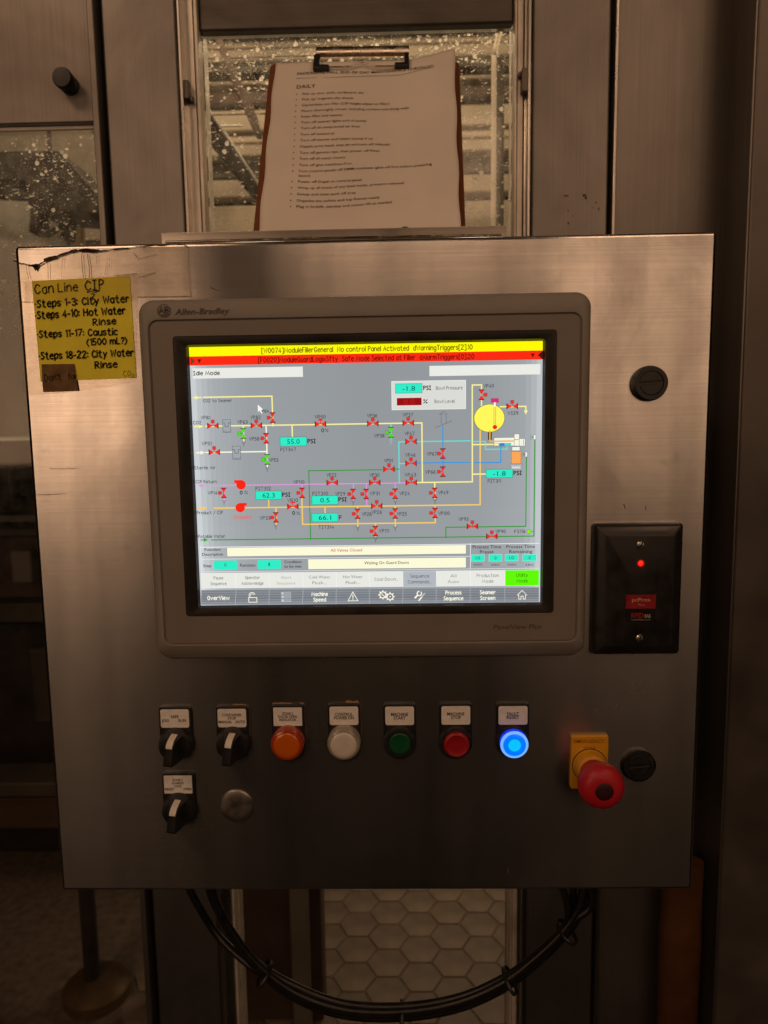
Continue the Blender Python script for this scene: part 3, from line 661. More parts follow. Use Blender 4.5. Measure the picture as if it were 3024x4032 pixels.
# second, paler slanting bar further back
br2 = poly3('slanting_bar', [cc(180, 60), cc(240, 60), cc(640, 950), cc(700, 1180), cc(640, 1180), cc(360, 560)], 1.35, .04, M['machine_maroon']); tag(br2, 'brown slanting bar behind the dark diagonal brace', 'bar')
# thin rods
for i, (p0, p1, lab) in enumerate(((cc(40, 392), cc(1500, 372), 'upper thin bright rod behind the top of the clipboard'), (cc(90, 975), cc(1500, 960), 'lower thin bright rod behind the clipboard window'), (cc(290, 1100), cc(505, 1090), 'short bright rod fixed to the diagonal brace'))):
    Yr = .52 if i < 2 else Yd-.02
    a, b_ = V(*p0, Yr), V(*p1, Yr); zz = (a[1]+b_[1])/2
    o = MB().tube([(a[0], Yr, zz), (b_[0], Yr, zz)], .0013 if i < 2 else .002, 8).build('guide_rod', M['white_strip'], smooth=True); tag(o, lab, 'rod')
for (p0, p1, lab) in ((cd(560, 40), cd(488, 300), 'longer of two bright slanting wires above the pale upright'), (cd(500, 130), cd(460, 300), 'shorter of two bright slanting wires above the pale upright')):
    a, b_ = V(*p0, .7), V(*p1, .7); o = MB().tube([(a[0]+(a[0]-b_[0])*.4*(lab[0] == 'l'), .7, a[1]+(a[1]-b_[1])*.4*(lab[0] == 'l')), (b_[0], .7, b_[1])], .0022, 8).build('slanting_wire', M['backlit'], smooth=True); tag(o, lab, 'wire')
# white vertical strip, translucent to glow like a lamp-lit edge
Ys = .58
x0 = V(*cd(438, 1000), Ys)[0]; x1 = V(*cd(470, 1000), Ys)[0]
zt = V(*cd(455, 345), Ys)[1]
ws = empty('lit_edge_upright', ((x0+x1)/2, Ys+.01, 1.481), 'slim pale upright standing in for a lamp-lit edge behind the window', 'upright')
MB().box(x0, x1+.003, Ys, Ys+.0015, 1.481, zt).build('pale_face', M['backlit'], ws)
MB().box(x1+.0035, x1+.016, Ys+.004, Ys+.02, 1.481, zt).build('side_face', M['machine_grey'], ws, bevel=.001)

# ================================================================== CONTROL CABINET
PX0, PX1, PZ0, PZ1 = -.3022, .3001, 1.054, 1.6533
cab = empty('control_cabinet', (0, .105, PZ0), 'square brushed stainless control cabinet with a smudged face hung before the machine', 'control cabinet')
MB().box(PX0, PX1, 0, .022, PZ0, PZ1).build('cabinet_door', M['panel'], cab, bevel=.0035, bseg=4)
MB().box(PX0+.004, PX1-.004, .0245, .205, PZ0+.004, PZ1-.004).build('cabinet_box', M['post'], cab, bevel=.004)
MB().box(PX0+.012, PX1-.012, .0222, .0243, PZ0+.012, PZ1-.012).build('door_seal', M['black_gap'], cab)
# tray lip carrying the clipboard
tl0, tl1 = V(348, 505, .115)[0], V(1092, 505, .115)[0]
zl = V(700, 496, .115)[1]
tr_ = MB(); prf = [(.1165, PZ1-.0038), (.1165, 1.679), (.1142, zl), (.1156, zl+.0002), (.1180, 1.679), (.1180, PZ1-.0030), (.20, PZ1-.0030), (.20, PZ1-.0038)]
tr_.loft([[(x, y, z) for y, z in prf] for x in (tl0, tl1)]); tr_.build('document_tray', M['tray'], cab, bevel=.0003)
MB().tube([(tl0+.004+(tl1-tl0-.008)*k/8, .1150, 1.6822+.0006*math.sin(k*.39)) for k in range(9)], .0013, 10).build('tray_hem', M['clip_steel'], cab, smooth=True)
MB().box(lp0+.02, lp1-.02, .2052, YP-.0002, 1.15, 1.55).build('mounting_bracket', M['post'], cab)
MB().box(rp0+.02, rp1-.02, .2052, YP-.0002, 1.15, 1.55).build('mounting_bracket', M['post'], cab)

# ================================================================== OPERATOR TERMINAL
(ox, (bx0, bx1, bz0, bz1)) = quad_rr(K(13, 60, -.004), K(1626, 30, -.004), K(1601, 1335, -.004), K(74, 1345, -.004), .012)
hmi = empty('operator_terminal', ((bx0+bx1)/2, -.006, bz0), 'grey touch-screen operator terminal showing a lit valve diagram', 'touch screen')
(_, (fx0, fx1, fz0, fz1)) = quad_rr(K(42, 133, -.012), K(1593, 104, -.012), K(1576, 1280, -.012), K(104, 1290, -.012), .008)
(_, (mx0, mx1, mz0, mz1)) = quad_rr(K(128, 188, -.0112), K(1508, 162, -.0112), K(1492, 1178, -.0112), K(178, 1192, -.0112), .003)
SX, SZ0, SZ1 = .15205, 1.45-.11405, 1.45+.11405
# frame ring: outer bevelled, hollow in the middle
def ring_mesh(o_in, mats_name, name, par, prof):
    """prof: list of (inset rings as list of (x,z) outlines, y)"""
    def yy(y, z):
        if name != 'frame' or y > -.007 or z > fz0-.001: return y
        return y+.0062*min(1, (fz0-.001-z)/(fz0-bz0-.003))
    m_ = MB(); m_.loft([[(x, yy(y, z), z) for x, z in out] for out, y in prof], False, False); return m_.build(name, mats_name, par, smooth=True)
def rr(x0, x1, z0, z1, r_, g=0): return rrect(x0+g, x1-g, z0+g, z1-g, max(.0008, r_-g), 8)
O_ = (bx0, bx1, bz0, bz1)
ring_mesh(None, M['bezel'], 'frame', hmi, [(rr(*O_, .013), .0005), (rr(*O_, .013), -.008), (rr(*O_, .013, .0012), -.0105), (rr(*O_, .013, .0035), -.0122),
          (rr(fx0, fx1, fz0, fz1, .0075, -.0026), -.0132), (rr(fx0, fx1, fz0, fz1, .0075, -.0012), -.0130), (rr(fx0, fx1, fz0, fz1, .0075, -.0004), -.0112), (rr(fx0, fx1, fz0, fz1, .0075, .0006), -.0106)])
Fq = (fx0, fx1, fz0, fz1)
ring_mesh(None, M['fascia'], 'fascia', hmi, [(rr(*Fq, .0075, .0001), -.0095), (rr(*Fq, .0075, .0004), -.0118), (rr(*Fq, .0075, .0009), -.0122), (rr(mx0, mx1, mz0, mz1, .003, -.0002), -.0122), (rr(mx0, mx1, mz0, mz1, .003, 0), -.0112)])
Mq = (mx0, mx1, mz0, mz1)
ring_mesh(None, M['mask'], 'screen_mask', hmi, [(rr(*Mq, .003, -.0001), -.0113), (rr(-SX, SX, SZ0, SZ1, .0012, -.0022), -.0113), (rr(-SX, SX, SZ0, SZ1, .0012, -.0016), -.0110)])
ring_mesh(None, M['gloss_black'], 'screen_recess', hmi, [(rr(-SX, SX, SZ0, SZ1, .0012, -.0016), -.01098), (rr(-SX, SX, SZ0, SZ1, .0008, -.0001), -.0079)])
lcd = MB().box(-SX-.002, SX+.002, SCR_Y, SCR_Y+.004, SZ0-.002, SZ1+.002).build('screen', M['mask'], hmi)

# raised lettering and logo on the frame
lg = Flat(); ld = (.105, .094, .084)
def Kb(a, b_): return K(a, b_, -.0135)
lg.text('Allen-Bradley', Kb(135, 109), Kb(332, 104), .0052, ld, 1, font=True, bold=.12, shear=.22)
cx_, cz_ = Kb(96, 95); r8 = .0056
oct_ = [(cx_+r8*math.cos(R(22.5+45*i)), cz_+r8*math.sin(R(22.5+45*i))) for i in range(9)]
lg.line(oct_, .0006, ld, 1)
lg.ctext('AB', (cx_, cz_+.0007), .0080, .0048, ld, 1, w=.2)
lg.line([(cx_-.0044, cz_-.0030), (cx_+.0044, cz_-.0030)], .0006, ld, 1)
lg.poly([(cx_-.0030, cz_-.0037), (cx_-.0020, cz_-.0049), (cx_+.0020, cz_-.0049), (cx_+.0030, cz_-.0037)], ld, 1)
lg.build('raised_logo', face_map(-.01335), M['ink'], hmi)
pv = Flat(); pv.text('PanelView Plus', K(1278, 1238, -.0122), K(1451, 1235, -.0122),   .0043, (.078, .066, .056), 1, font=True, bold=.1, shear=.2)
pv.build('name_print', face_map(-.0122), M['ink'], hmi)
# scuffs on the bottom of the frame
sf = Flat()
for (zx, zy, L_, a) in ((648, 130, 9, 80), (640, 145, 6, 40), (1390, 225, 12, 20), (1405, 215, 6, 100), (1470, 232, 9, 5), (1490, 228, 6, 60), (960, 238, 9, 0)):
    x, z = V((600+zx/2.0737)/1.82278, (2480+zy/2.0737)/1.82278, -.0122); q = L_*.00011
    sf.line([(x, z), (x+q*math.cos(R(a)), z+q*math.sin(R(a)))], .0004, lin(140, 118, 98), 1)
sf.build('scuff_marks', face_map(-.0131), M['ink'], hmi)['kind'] = 'stuff'

# ---- the picture on the screen
S = Flat()
KS = .000246
YL, YO, WH, PK, GN, CY, BL = lin(252,242,150), lin(250,205,95), lin(250,246,225), lin(226,150,222), lin(40,150,45), lin(90,225,215), lin(45,150,225)
RD, LG, TEAL, DK, GT = lin(238,48,38), lin(80,225,15), lin(45,238,200), lin(40,42,46), lin(66,70,76)
BG = lin(152,157,161)
def gridbg():
    cols = [0, .01, .03, .08, .2, .5, .8, .93, .975, 1]; vals = [224, 206, 186, 170, 158, 152, 156, 166, 190, 214]
    rows = [0, .1, .25, .6, 1]; add = [14, 6, 0, -2, -4]
    for i in range(len(cols)-1):
        for j in range(len(rows)-1):
            v_ = (vals[i]+vals[i+1])/2+(add[j]+add[j+1])/2
            S.rect(-SX+2*SX*cols[i], -SX+2*SX*cols[i+1], SZ0+(SZ1-SZ0)*rows[j], SZ0+(SZ1-SZ0)*rows[j+1], lin(v_-4, v_, min(255, v_+5)), 0)
# finer background so that no steps show
ncol, nrow = 64, 16
import bisect
def prof(t, xs, ys):
    i = min(max(bisect.bisect_right(xs, t)-1, 0), len(xs)-2); u = (t-xs[i])/(xs[i+1]-xs[i]); return ys[i]+(ys[i+1]-ys[i])*u
for i in range(ncol):
    for j in range(nrow):
        u0, u1, w0, w1 = i/ncol, (i+1)/ncol, j/nrow, (j+1)/nrow
        v_ = prof((u0+u1)/2, [0, .02, .06, .16, .5, .82, .95, .98, 1], [216, 196, 174, 160, 153, 156, 166, 184, 204])+prof((w0+w1)/2, [0, .15, .4, 1], [10, 5, 0, -3])
        S.rect(-SX+2*SX*u0, -SX+2*SX*u1, SZ0+(SZ1-SZ0)*w0, SZ0+(SZ1-SZ0)*w1, lin(v_-5, v_, min(255, v_+4)), 0)
def kr(x0, y0, x1, y1, c, lay=3, edge=None, ew=.0006):
    a, b_, c_, d_ = K(x0, y0), K(x1, y0), K(x1, y1), K(x0, y1)
    X0, X1, Z1, Z0 = (a[0]+d_[0])/2, (b_[0]+c_[0])/2, (a[1]+b_[1])/2, (c_[1]+d_[1])/2
    if edge: S.rect(X0-ew, X1+ew, Z0-ew, Z1+ew, edge, lay); lay += 1
    S.rect(X0, X1, Z0, Z1, c, lay); return X0, X1, Z0, Z1
def kpipe(pts, c, w=4.6, lay=3):
    P = [K(*p) for p in pts]; Q = [P[0]]
    for p in P[1:]:
        q = Q[-1]
        Q.append((p[0], q[1]) if abs(p[0]-q[0]) > abs(p[1]-q[1]) else (q[0], p[1]))
    S.line(Q, w*KS, c, lay)
def kt(t, x0, x1, yb, h=11.5, c=GT, lay=7, w=.165, **kw):
    a, b_ = K(x0, yb), K(x1, yb); z = (a[1]+b_[1])/2
    S.text(t, (a[0], z), (b_[0], z), h*KS, c, lay, w=w, **kw)
def kc(t, xc, yc, width, h, c, lay=8, **kw):
    S.ctext(t, K(xc, yc), width*KS, h*KS, c, lay, **kw)
def valve(x, y, c=RD, vert=False, act=None, dome=False):
    X, Z = K(x, y); a = 17.5*KS; b_ = 9.5*KS; e = lin(110, 15, 12) if c == RD else lin(30, 95, 12); o_ = .00022
    def tri(p, cc, lay): S.poly(p, cc, lay)
    for g, cc, lay in ((1.16, e, 4), (.96, c, 5)):
        if vert:
            tri([(X-b_*g, Z+a*g*.92), (X, Z+.2*KS), (X+b_*g, Z+a*g*.92)], cc, lay); tri([(X-b_*g, Z-a*g*.92), (X+b_*g, Z-a*g*.92), (X, Z-.2*KS)], cc, lay)
        else:
            tri([(X-a*g, Z-b_*g), (X, Z), (X-a*g, Z+b_*g)], cc, lay); tri([(X+a*g, Z-b_*g), (X+a*g, Z+b_*g), (X, Z)], cc, lay)
    if dome:
        S.line([(X, Z), (X, Z+13*KS)], 4*KS, c, 5); S.poly([(X+10*KS*math.cos(R(180*i/10)), Z+12*KS+7*KS*math.sin(R(180*i/10))) for i in range(11)], c, 5); return
    q = 5.2*KS
    if vert:
        sg = -1 if act is None else act
        S.line([(X, Z), (X+sg*12*KS, Z)], 2*KS, e, 4); S.rect(X+sg*14*KS-q*1.2, X+sg*14*KS+q*1.2, Z-q*1.2, Z+q*1.2, e, 4); S.rect(X+sg*14*KS-q, X+sg*14*KS+q, Z-q, Z+q, c, 5)
    else:
        S.line([(X, Z), (X, Z+14*KS)], 2*KS, e, 4); S.rect(X-q*1.2, X+q*1.2, Z+15*KS-q*1.2, Z+15*KS+q*1.2, e, 4); S.rect(X-q, X+q, Z+15*KS-q, Z+15*KS+q, c, 5)
def ysym(x, y, c=GT):
    X, Z = K(x, y); q = 6*KS
    S.line([(X-q, Z+q*1.5), (X, Z), (X+q, Z+q*1.5)], 1.6*KS, c, 6); S.line([(X, Z), (X, Z-q*1.4)], 1.6*KS, c, 6)
def tbox(x0, y0, x1, y1, t, fs=19):
    X0, X1, Z0, Z1 = kr(x0, y0, x1, y1, TEAL, 4, lin(20, 110, 100), .00035)
    S.ctext(t, ((X0+X1)/2, (Z0+Z1)/2), len(t)*11.2*KS, fs*KS*.9, lin(8, 62, 56), 8, font=True)
def arrow(x0, x1, y, c, w=5):
    P, Q = K(x0, y), K(x1, y); sg = 1 if Q[0] > P[0] else -1; h = 7*KS
    S.line([P, (Q[0]-sg*14*KS, P[1])], w*KS, c, 3); S.poly([(Q[0]-sg*17*KS, P[1]-h), (Q[0], P[1]), (Q[0]-sg*17*KS, P[1]+h)], c, 4)
# message bars
def zf(y): return at_full(1440, y, SCR_Y)[2]
S.rect(-SX, SX, zf(1392), SZ1, lin(254,250,0), 1); S.rect(-SX, SX, zf(1427.5), zf(1392), lin(252,40,14), 1)
def bart(t, x0, x1, ymid, c):
    a, b_ = K(x0, 0), K(x1, 0); z = zf(ymid)-.0019
    xa, xb_ = K(x0, 240)[0], K(x1, 235)[0]
    S.text(t, (xa, z), (xb_, z), .0040, c, 5, w=.165)
bart('[W0074]ModuleFillerGeneral  No control Panel Activated  dWarningTriggers[2].10', 447, 1203, 1374, lin(96,88,8))
bart('[F0020]ModuleGuardLogixSfty  Safe Mode Selected at Filler  dAlarmTriggers[0].20', 434, 1209, 1411, lin(112,6,10))
zm = zf(1410); 
S.poly([(-SX+.0012, zm-.0032), (-SX+.0046, zm), (-SX+.0012, zm+.0032)], lin(120,45,20), 5); S.poly([(-SX+.0016, zm-.0022), (-SX+.0038, zm), (-SX+.0016, zm+.0022)], lin(90,75,40), 6)
S.poly([(SX, zm-.0036), (SX, zm+.0036), (SX-.0042, zm)], lin(60,18,14), 5)
for xx in (-SX+.0085, SX-.0085):
    S.poly([(xx-.0018, zm+.0014), (xx, zm-.0020), (xx+.0018, zm+.0014)], lin(100,10,8), 5)
kr(199, 298, 595, 335, lin(234,235,228), 2); kr(1049, 289, 1447, 326, lin(234,235,228), 2)
kt('Idle Mode', 202, 296, 325, 13, lin(46,50,56), w=.2)
kr(915, 347, 1178, 447, lin(218,219,214), 2, lin(240,240,236), .0005)
kr(929, 404, 1024, 437, lin(240,246,232), 3); kr(932, 407, 1021, 434, lin(150,8,14), 4); kc('0.0', 976, 421, 38, 18, lin(192,26,30), font=True)
tbox(928, 357, 1022, 389, '-1.8')
kt('PSI', 1028, 1054, 378, 13, lin(34,36,40), w=.24); kt('%', 1028, 1041, 426, 12, lin(40,42,46), w=.24)
kt('Bowl Pressure', 1073, 1167, 377, 11, lin(120,122,120)); kt('Bowl Level', 1068, 1138, 425, 11, lin(120,122,120))
# CO2
arrow(230, 199, 406, YL); kpipe([(237,405),(484,405),(484,508)], YL); kt('CO2 to Seamer', 238, 340, 422, 10)
arrow(205, 238, 510, YL); kpipe([(246,509),(1022,503),(1022,711)], YL)
kt('VP81',229,262,484); kt('CO2',202,231,502); kt('VP63',361,396,500); kt('VP82',408,443,483); kt('VP64',441,472,460); kt('VR50',638,676,481); kt('VP36',826,861,477); kt('VP37',954,990,474)
kt('0',662,670,530,12,lin(40,42,46),w=.2); kt('%',675,686,529,10,lin(60,62,66))
def filt(x0, y0, x1, y1):
    e = lin(74,80,96); X0, X1, Z0, Z1 = kr(x0, y0, x1, y1, lin(160,166,170), 4, e, .0003); W_ = X1-X0; H = Z1-Z0
    S.line([(X0, Z1-H*.25), (X0+W_*.28, Z1-H*.25), (X0+W_*.28, Z1-H*.55), (X0+W_*.72, Z1-H*.55), (X0+W_*.72, Z1-H*.25), (X1, Z1-H*.25)], .00038, e, 6)
    S.line([(X0, Z0+H*.12), (X0+W_*.5, Z0+.0002), (X1, Z0+H*.12)], .0003, e, 6)
filt(308, 486, 335, 531); filt(343, 581, 371, 627)
kpipe([(381,510),(381,562)], YL); ysym(383,573); kpipe([(463,510),(463,601)], WH); kpipe([(246,603),(466,601)], WH); kpipe([(466,600),(466,655)], WH); ysym(467,664)
arrow(212, 244, 604, WH)
for a in ((272,507),(428,506),(846,499),(973,497),(277,602)): valve(*a)
valve(658,501,dome=True); valve(559,797,dome=True)
valve(486,478,vert=True); valve(381,535,LG,True); valve(463,552,vert=True); valve(467,628,LG,True); kt('VP58',403,438,560); kt('VP51',233,267,577); kt('VP53',474,506,636)
kpipe([(556,508),(556,548)], YL); tbox(514,548,608,579,'55.0'); kt('PSI',613,640,569,13,lin(34,36,40),w=.24); kt('PIT347',515,570,598)
kt('Sterile Air',206,281,663,10.5); kt('CIP Return',211,285,713,10.5)
kpipe([(911,503),(911,556)], CY, 4); ysym(911,566,lin(140,205,220)); valve(911,531,LG,True); kt('VP38',852,887,549)
# CIP return, product
arrow(247,218,722,PK,3.5); kpipe([(262,722),(965,714)], PK, 3.6)
for a, b_ in ((311,776),(776,778),(823,792),(926,776)): kpipe([(a,716),(a,b_)], PK, 3.6)
kpipe([(592,718),(592,740)], PK, 3.6)
kpipe([(1070,832),(1070,855),(594,858),(594,763)], YO); arrow(219,252,803,YO); kpipe([(275,803),(1231,794),(1231,520)], YO)
for a, y0, y1 in ((498,800,862),(674,798,822),(472,771,800),(791,797,868),(926,796,868),(1069,795,812),(855,856,905)): kpipe([(a,y0),(a,y1)], YO)
kpipe([(1068,711),(1068,768)], YL)
ysym(312,783); ysym(498,871); ysym(776,784); ysym(927,782); ysym(1069,779); ysym(792,878); ysym(926,877)
kpipe([(880,665),(616,665),(616,915)], GN, 3.6); kpipe([(267,917),(1424,908),(1424,556)], GN, 3.8); kpipe([(1397,618),(1397,868),(1108,868),(1108,910)], GN, 3.8); arrow(229,256,917,lin(30,170,30),4)
ysym(856,918)
kpipe([(1005,711),(1203,709),(1203,361),(1236,361),(1236,445)], YL); kpipe([(1203,681),(1253,681)], YL); kpipe([(1203,575),(1282,575)], YL)
kpipe([(941,712),(941,565),(1195,565)], CY, 4); kpipe([(1208,564),(1250,564),(1250,592),(1328,592),(1328,576)], CY, 4); kpipe([(941,643),(970,643)], CY, 4)
kpipe([(1003,641),(1195,641)], BL, 4); kpipe([(1208,640),(1305,640),(1305,580)], BL, 4); kpipe([(1097,508),(1097,660)], BL, 4)
kpipe([(918,663),(941,663)], GN, 3.6)
for a in ((983,564),(983,642),(904,663),(984,711),(700,711),(853,711),(860,795),(1203,868),(1273,904),(1346,437)): valve(*a)
for a in ((311,748),(592,748),(775,752),(822,752),(926,751),(1068,748),(498,836),(791,823),(926,822),(1069,820),(855,885),(1097,607),(1097,672)): valve(*a, vert=True)
valve(1236,396,vert=True,act=1)
for t, a, b_, y in (('VP47',961,995,541),('VP46',963,998,618),('VP01',887,917,638),('VP43',961,1000,689),('VP40',1244,1280,370),('VS39',1330,1367,468),('VP67',1041,1075,614),('VP66',1035,1070,679),('VP14',255,288,754),('PIT312',426,480,738),('VP110',562,600,715),
  ('VR10',540,577,780),('VP33',441,477,844),('PIT310',630,685,756),('TIT314',652,706,876),('VP22',681,715,690),('VP30',835,869,690),('VP29',712,746,757),('VP31',836,870,756),('VP24',942,978,756),('VP49',1082,1116,753),('VP26',843,877,823),('VP28',808,841,830),
  ('VP25',933,967,829),('VP100',1082,1121,827),('VP111',869,903,890),('VP93',1154,1188,848),('VP90',1287,1322,892),('FS116',1354,1393,892),('PIT311',1259,1305,711)): kt(t, a, b_, y)
kt('Product / CIP',216,308,824,10.5); kt('Potable Water',220,316,909,10.5); kt('Stopped',346,407,840,11,lin(232,96,88),w=.18)
for (x, y, sg) in ((373,719,-1),(370,801,1)):
    X, Z = K(x, y); S.circ(X, Z, 17*KS, 17*KS, lin(250,36,18), 5); q = 24*KS*sg
    S.poly([(X, Z+17*KS), (X+q, Z+17*KS), (X+q, Z+6*KS), (X, Z+6*KS)][::sg], lin(250,36,18), 5)
kt('0',370,378,753,12,lin(40,42,46),w=.22); kt('%',386,397,752,10,lin(60,62,66)); kt('0',558,566,826,12,lin(40,42,46),w=.22); kt('%',573,584,826,10,lin(50,52,56))
tbox(426,742,518,771,'62.3'); kt('PSI',522,549,761,13,lin(34,36,40),w=.24)
tbox(628,759,720,789,'0.5'); kt('PSI',724,751,778,13,lin(34,36,40),w=.24); tbox(628,822,720,851,'66.1'); kt('F',726,734,842,12,lin(34,36,40),w=.24)
tbox(1253,664,1347,693,'-1.8'); kt('PSI',1352,1379,683,13,lin(34,36,40),w=.24)
# bowl
X, Z = K(1264,480); S.circ(X, Z, 54.5*KS, 49.5*KS, lin(90,85,40), 6, 40); S.circ(X, Z, 53*KS, 48*KS, lin(255,248,92), 7, 40)
kr(1271,410,1296,423,lin(232,32,130),8,lin(150,30,90),.0003); kr(1280,423,1287,438,WH,8); kr(1280,440,1281.3,508,lin(150,110,30),9); kr(1286,440,1287.3,508,lin(150,110,30),9); X, Z = K(1284,512); S.circ(X, Z, 8*KS, 7.5*KS, lin(236,40,14), 9)
kpipe([(1302,439),(1395,437),(1395,455)], YL); X, Z = K(1395,452); S.poly([(X-7*KS, Z), (X, Z-15*KS), (X+7*KS, Z)], YL, 4)
e = lin(92,96,100)
kr(1259,527,1273,558,lin(88,48,16),6); kr(1281,550,1356,579,lin(244,243,228),6,e,.0003); kr(1354,537,1371,579,lin(244,243,228),8,e,.0003); kr(1372,554,1392,579,lin(244,243,228),7,e,.0003); kr(1386,556,1387.5,577,e,9); kr(1354,556,1371,557.5,e,10)
kpipe([(1266,525),(1266,563),(1354,563)], lin(232,182,70), 4.5, 9); kr(1281,570,1297,579,lin(252,240,160),9,e,.0002); kr(1300,570,1319,579,lin(25,145,215),9,e,.0002); kr(1322,570,1341,579,lin(80,215,205),9,e,.0002)
kr(1346,583,1373,596,lin(244,243,228),7,e,.0003); kr(1343,600,1377,643,lin(252,166,88),8,lin(140,90,50),.0003); kr(1338,646,1381,651,lin(190,192,196),7,e,.0003); kr(1344,652,1376,661,lin(214,216,216),7)
for (x0,y0,x1,y1) in ((1423,540,1430,556),(1393,602,1400,618)):
    kr(x0,y0,x1,y1,lin(244,243,232),8,e,.0003); X, Z = K(x0-1,(y0+y1)/2)
    for q in (-7, 0, 7): S.line([(X, Z), (X-10*KS, Z+q*KS)], 1.2*KS, e, 7)
# roof outlet
P = lambda x, y: K(x, y)
S.line([P(1070,514),P(1131,489)], 1.6*KS, e, 7)
for x in (1091,1109): S.line([(P(x,466)[0], P(x,466)[1]), (P(x,500)[0], P(x,500)[1])], 1.4*KS, e, 7)
S.line([P(1085,466),P(1099,455),P(1114,465),P(1085,466)], 1.4*KS, e, 7)
X, Z = K(1406,887); S.circ(X, Z, 8.5*KS, 8.5*KS, lin(40,120,10), 5); S.circ(X, Z, 7.3*KS, 7.3*KS, lin(130,245,20), 6); S.line([(X+8*KS, Z), (X+18*KS, Z)], 1.4*KS, e, 5)
# mouse pointer
X, Z = K(433,431); S.poly([(X, Z), (X+.1*KS, Z-27*KS), (X+6*KS, Z-21*KS), (X+12*KS, Z-32*KS), (X+16*KS, Z-30*KS), (X+11*KS, Z-19*KS), (X+19*KS, Z-18*KS)], lin(250,248,238), 10)
# function table
kr(228,935,1444,937.5,lin(240,242,240),3); kr(228,980,1194,982,lin(236,238,238),3); kr(1195,929,1197,1020,lin(240,242,240),3); kr(228,1024,1444,1026,lin(228,230,230),3); kr(228,937,230,1025,lin(232,234,234),3)
CR = lin(252,250,216)
kr(323,940,1180,971,CR,4,lin(130,134,140),.0003); kr(614,983,1180,1019,CR,4,lin(130,134,140),.0003)
kc('Function',271,951,58,10.5,DK,font=True,bold=.12); kc('Description',271,968,76,10.5,DK,font=True,bold=.12); kc('All Valves Closed',751,953,114,11,lin(206,62,44),font=True,bold=.08); kc('Waiting On Guard Doors',895,998,161,11,lin(70,58,44),font=True,bold=.08)
kr(275,991,359,1023,TEAL,4); kr(433,989,516,1021,TEAL,4); kc('0',317,1006,8,13,lin(10,110,96),font=True); kc('1',474,1004,5,13,lin(10,110,96),font=True)
kc('Step',252,1009,31,11,DK,font=True,bold=.12); kc('Function',397,1007,56,11,DK,font=True,bold=.12); kc('Condition',559,995,63,10.5,DK,font=True,bold=.12); kc('to be met',559,1011,63,10.5,DK,font=True,bold=.12)
for t, x, y, w_ in (('Process Time',1255,941,102),('Preset',1255,959,50),('Process Time',1376,940,102),('Remaining',1377,958,83)): kc(t,x,y,w_,12,lin(56,58,62),font=True,bold=.1)
for x0, y0, x1, y1, t in ((1200,970,1246,993,'10'),(1263,969,1309,993,'0'),(1321,969,1367,992,'10'),(1384,969,1433,992,'0')):
    kr(x0,y0,x1,y1,TEAL,4,lin(190,240,230),.0002); kc(t,(x0+x1)/2,(y0+y1)/2,8*len(t),12,lin(14,96,90),font=True)
for t, x in (('min',1223),('sec',1286),('min',1345),('sec',1408)): kc(t,x,1004,30,11,lin(70,72,76),font=True)
# two button rows
bxs = [230,354,474,595,715,834,954,1074,1196,1320,1443]
def row_y(x, a, b_): return a+(b_-a)*(x-230)/(1443-230)
WB = lin(232,233,226)
for i in range(10):
    x0, x1 = bxs[i], bxs[i+1]; xm = (x0+x1)/2
    y0, y1 = row_y(xm,1036,1024), row_y(xm,1091,1081); y2, y3 = row_y(xm,1097,1087), row_y(xm,1150,1139)
    c = WB if i not in (6, 9) else lin(178,184,191) if i == 6 else lin(96,250,4)
    kr(x0,y0,x1,y1,lin(248,248,244),3); kr(x0+.8,y0+.8,x1-.8,y1-.8,c,4)
    kr(x0,y2,x1,y3,lin(196,200,206),3)
    for q in range(6):
        kr(x0+1.6,y2+(y3-y2)*(q/6)+.5,x1-1.4,y2+(y3-y2)*((q+1)/6)-(.5 if q == 5 else 0),lin(*[v_+[2,0,-4,-6,2,12][q] for v_ in (124,129,136)]),4)
    kr(x0-.2,y2,x0+1.0,y3,lin(56,60,66),5)
    txt = [('Pause','Sequence'),('Operator','Acknowledge'),('Abort','Sequence'),('Cold Water','Flush...'),('Hot Water','Flush...'),('Cool Down...',''),('Sequence','Commands...'),('All','Auto'),('Production','Mode'),('Utility','Mode')][i]
    big = i in (7,); fnt = i in (2, 3, 4, 7); tc_ = lin(96,94,84) if i in (0, 1) else lin(176,176,168) if i == 2 else lin(30,110,10) if i == 9 else lin(80,84,90) if i == 6 else lin(150,150,146) if i == 7 else lin(122,122,116)
    wid = [(34,58),(53,79),(38,68),(78,52),(71,52),(84,0),(68,85),(22,42),(78,40),(39,39)][i]; hh = 12.5 if big else 10.5 if i < 2 else 11.5
    ym = (y0+y1)/2
    if txt[1]: kc(txt[0],xm,ym-10,wid[0],hh,tc_,font=fnt); kc(txt[1],xm,ym+10.5,wid[1],hh,tc_,font=fnt)
    else: kc(txt[0],xm,ym,wid[0],hh,tc_)
IC = lin(250,248,228)
def ctr(i): xm = (bxs[i]+bxs[i+1])/2; return xm, row_y(xm,1123.5,1113)
def bold(t, x, y, w_, h=13): kc(t,x,y,w_,h,IC,w=.2)
x, y = ctr(0); bold('OverView',x,y+2,80,14)
x, y = ctr(3); bold('Machine',x,y-9,58); bold('Speed',x,y+11,45)
x, y = ctr(7); bold('Process',x,y-10,56); bold('Sequence',x,y+10.5,70)
x, y = ctr(8); bold('Seamer',x,y-10,55); bold('Screen',x,y+10.5,53)
x, y = ctr(1); X, Z = K(x, y); S.line([(X-14*KS, Z-19*KS), (X+16*KS, Z-19*KS), (X+16*KS, Z-2*KS), (X-14*KS, Z-2*KS), (X-14*KS, Z-19*KS)], 2.6*KS, IC, 8); S.ring(X-1*KS, Z+6*KS, 11*KS, 2.6*KS, IC, 8, 20, 215); S.ring(X-1*KS, Z+6*KS, 6*KS, 2*KS, IC, 8, 20, 215)
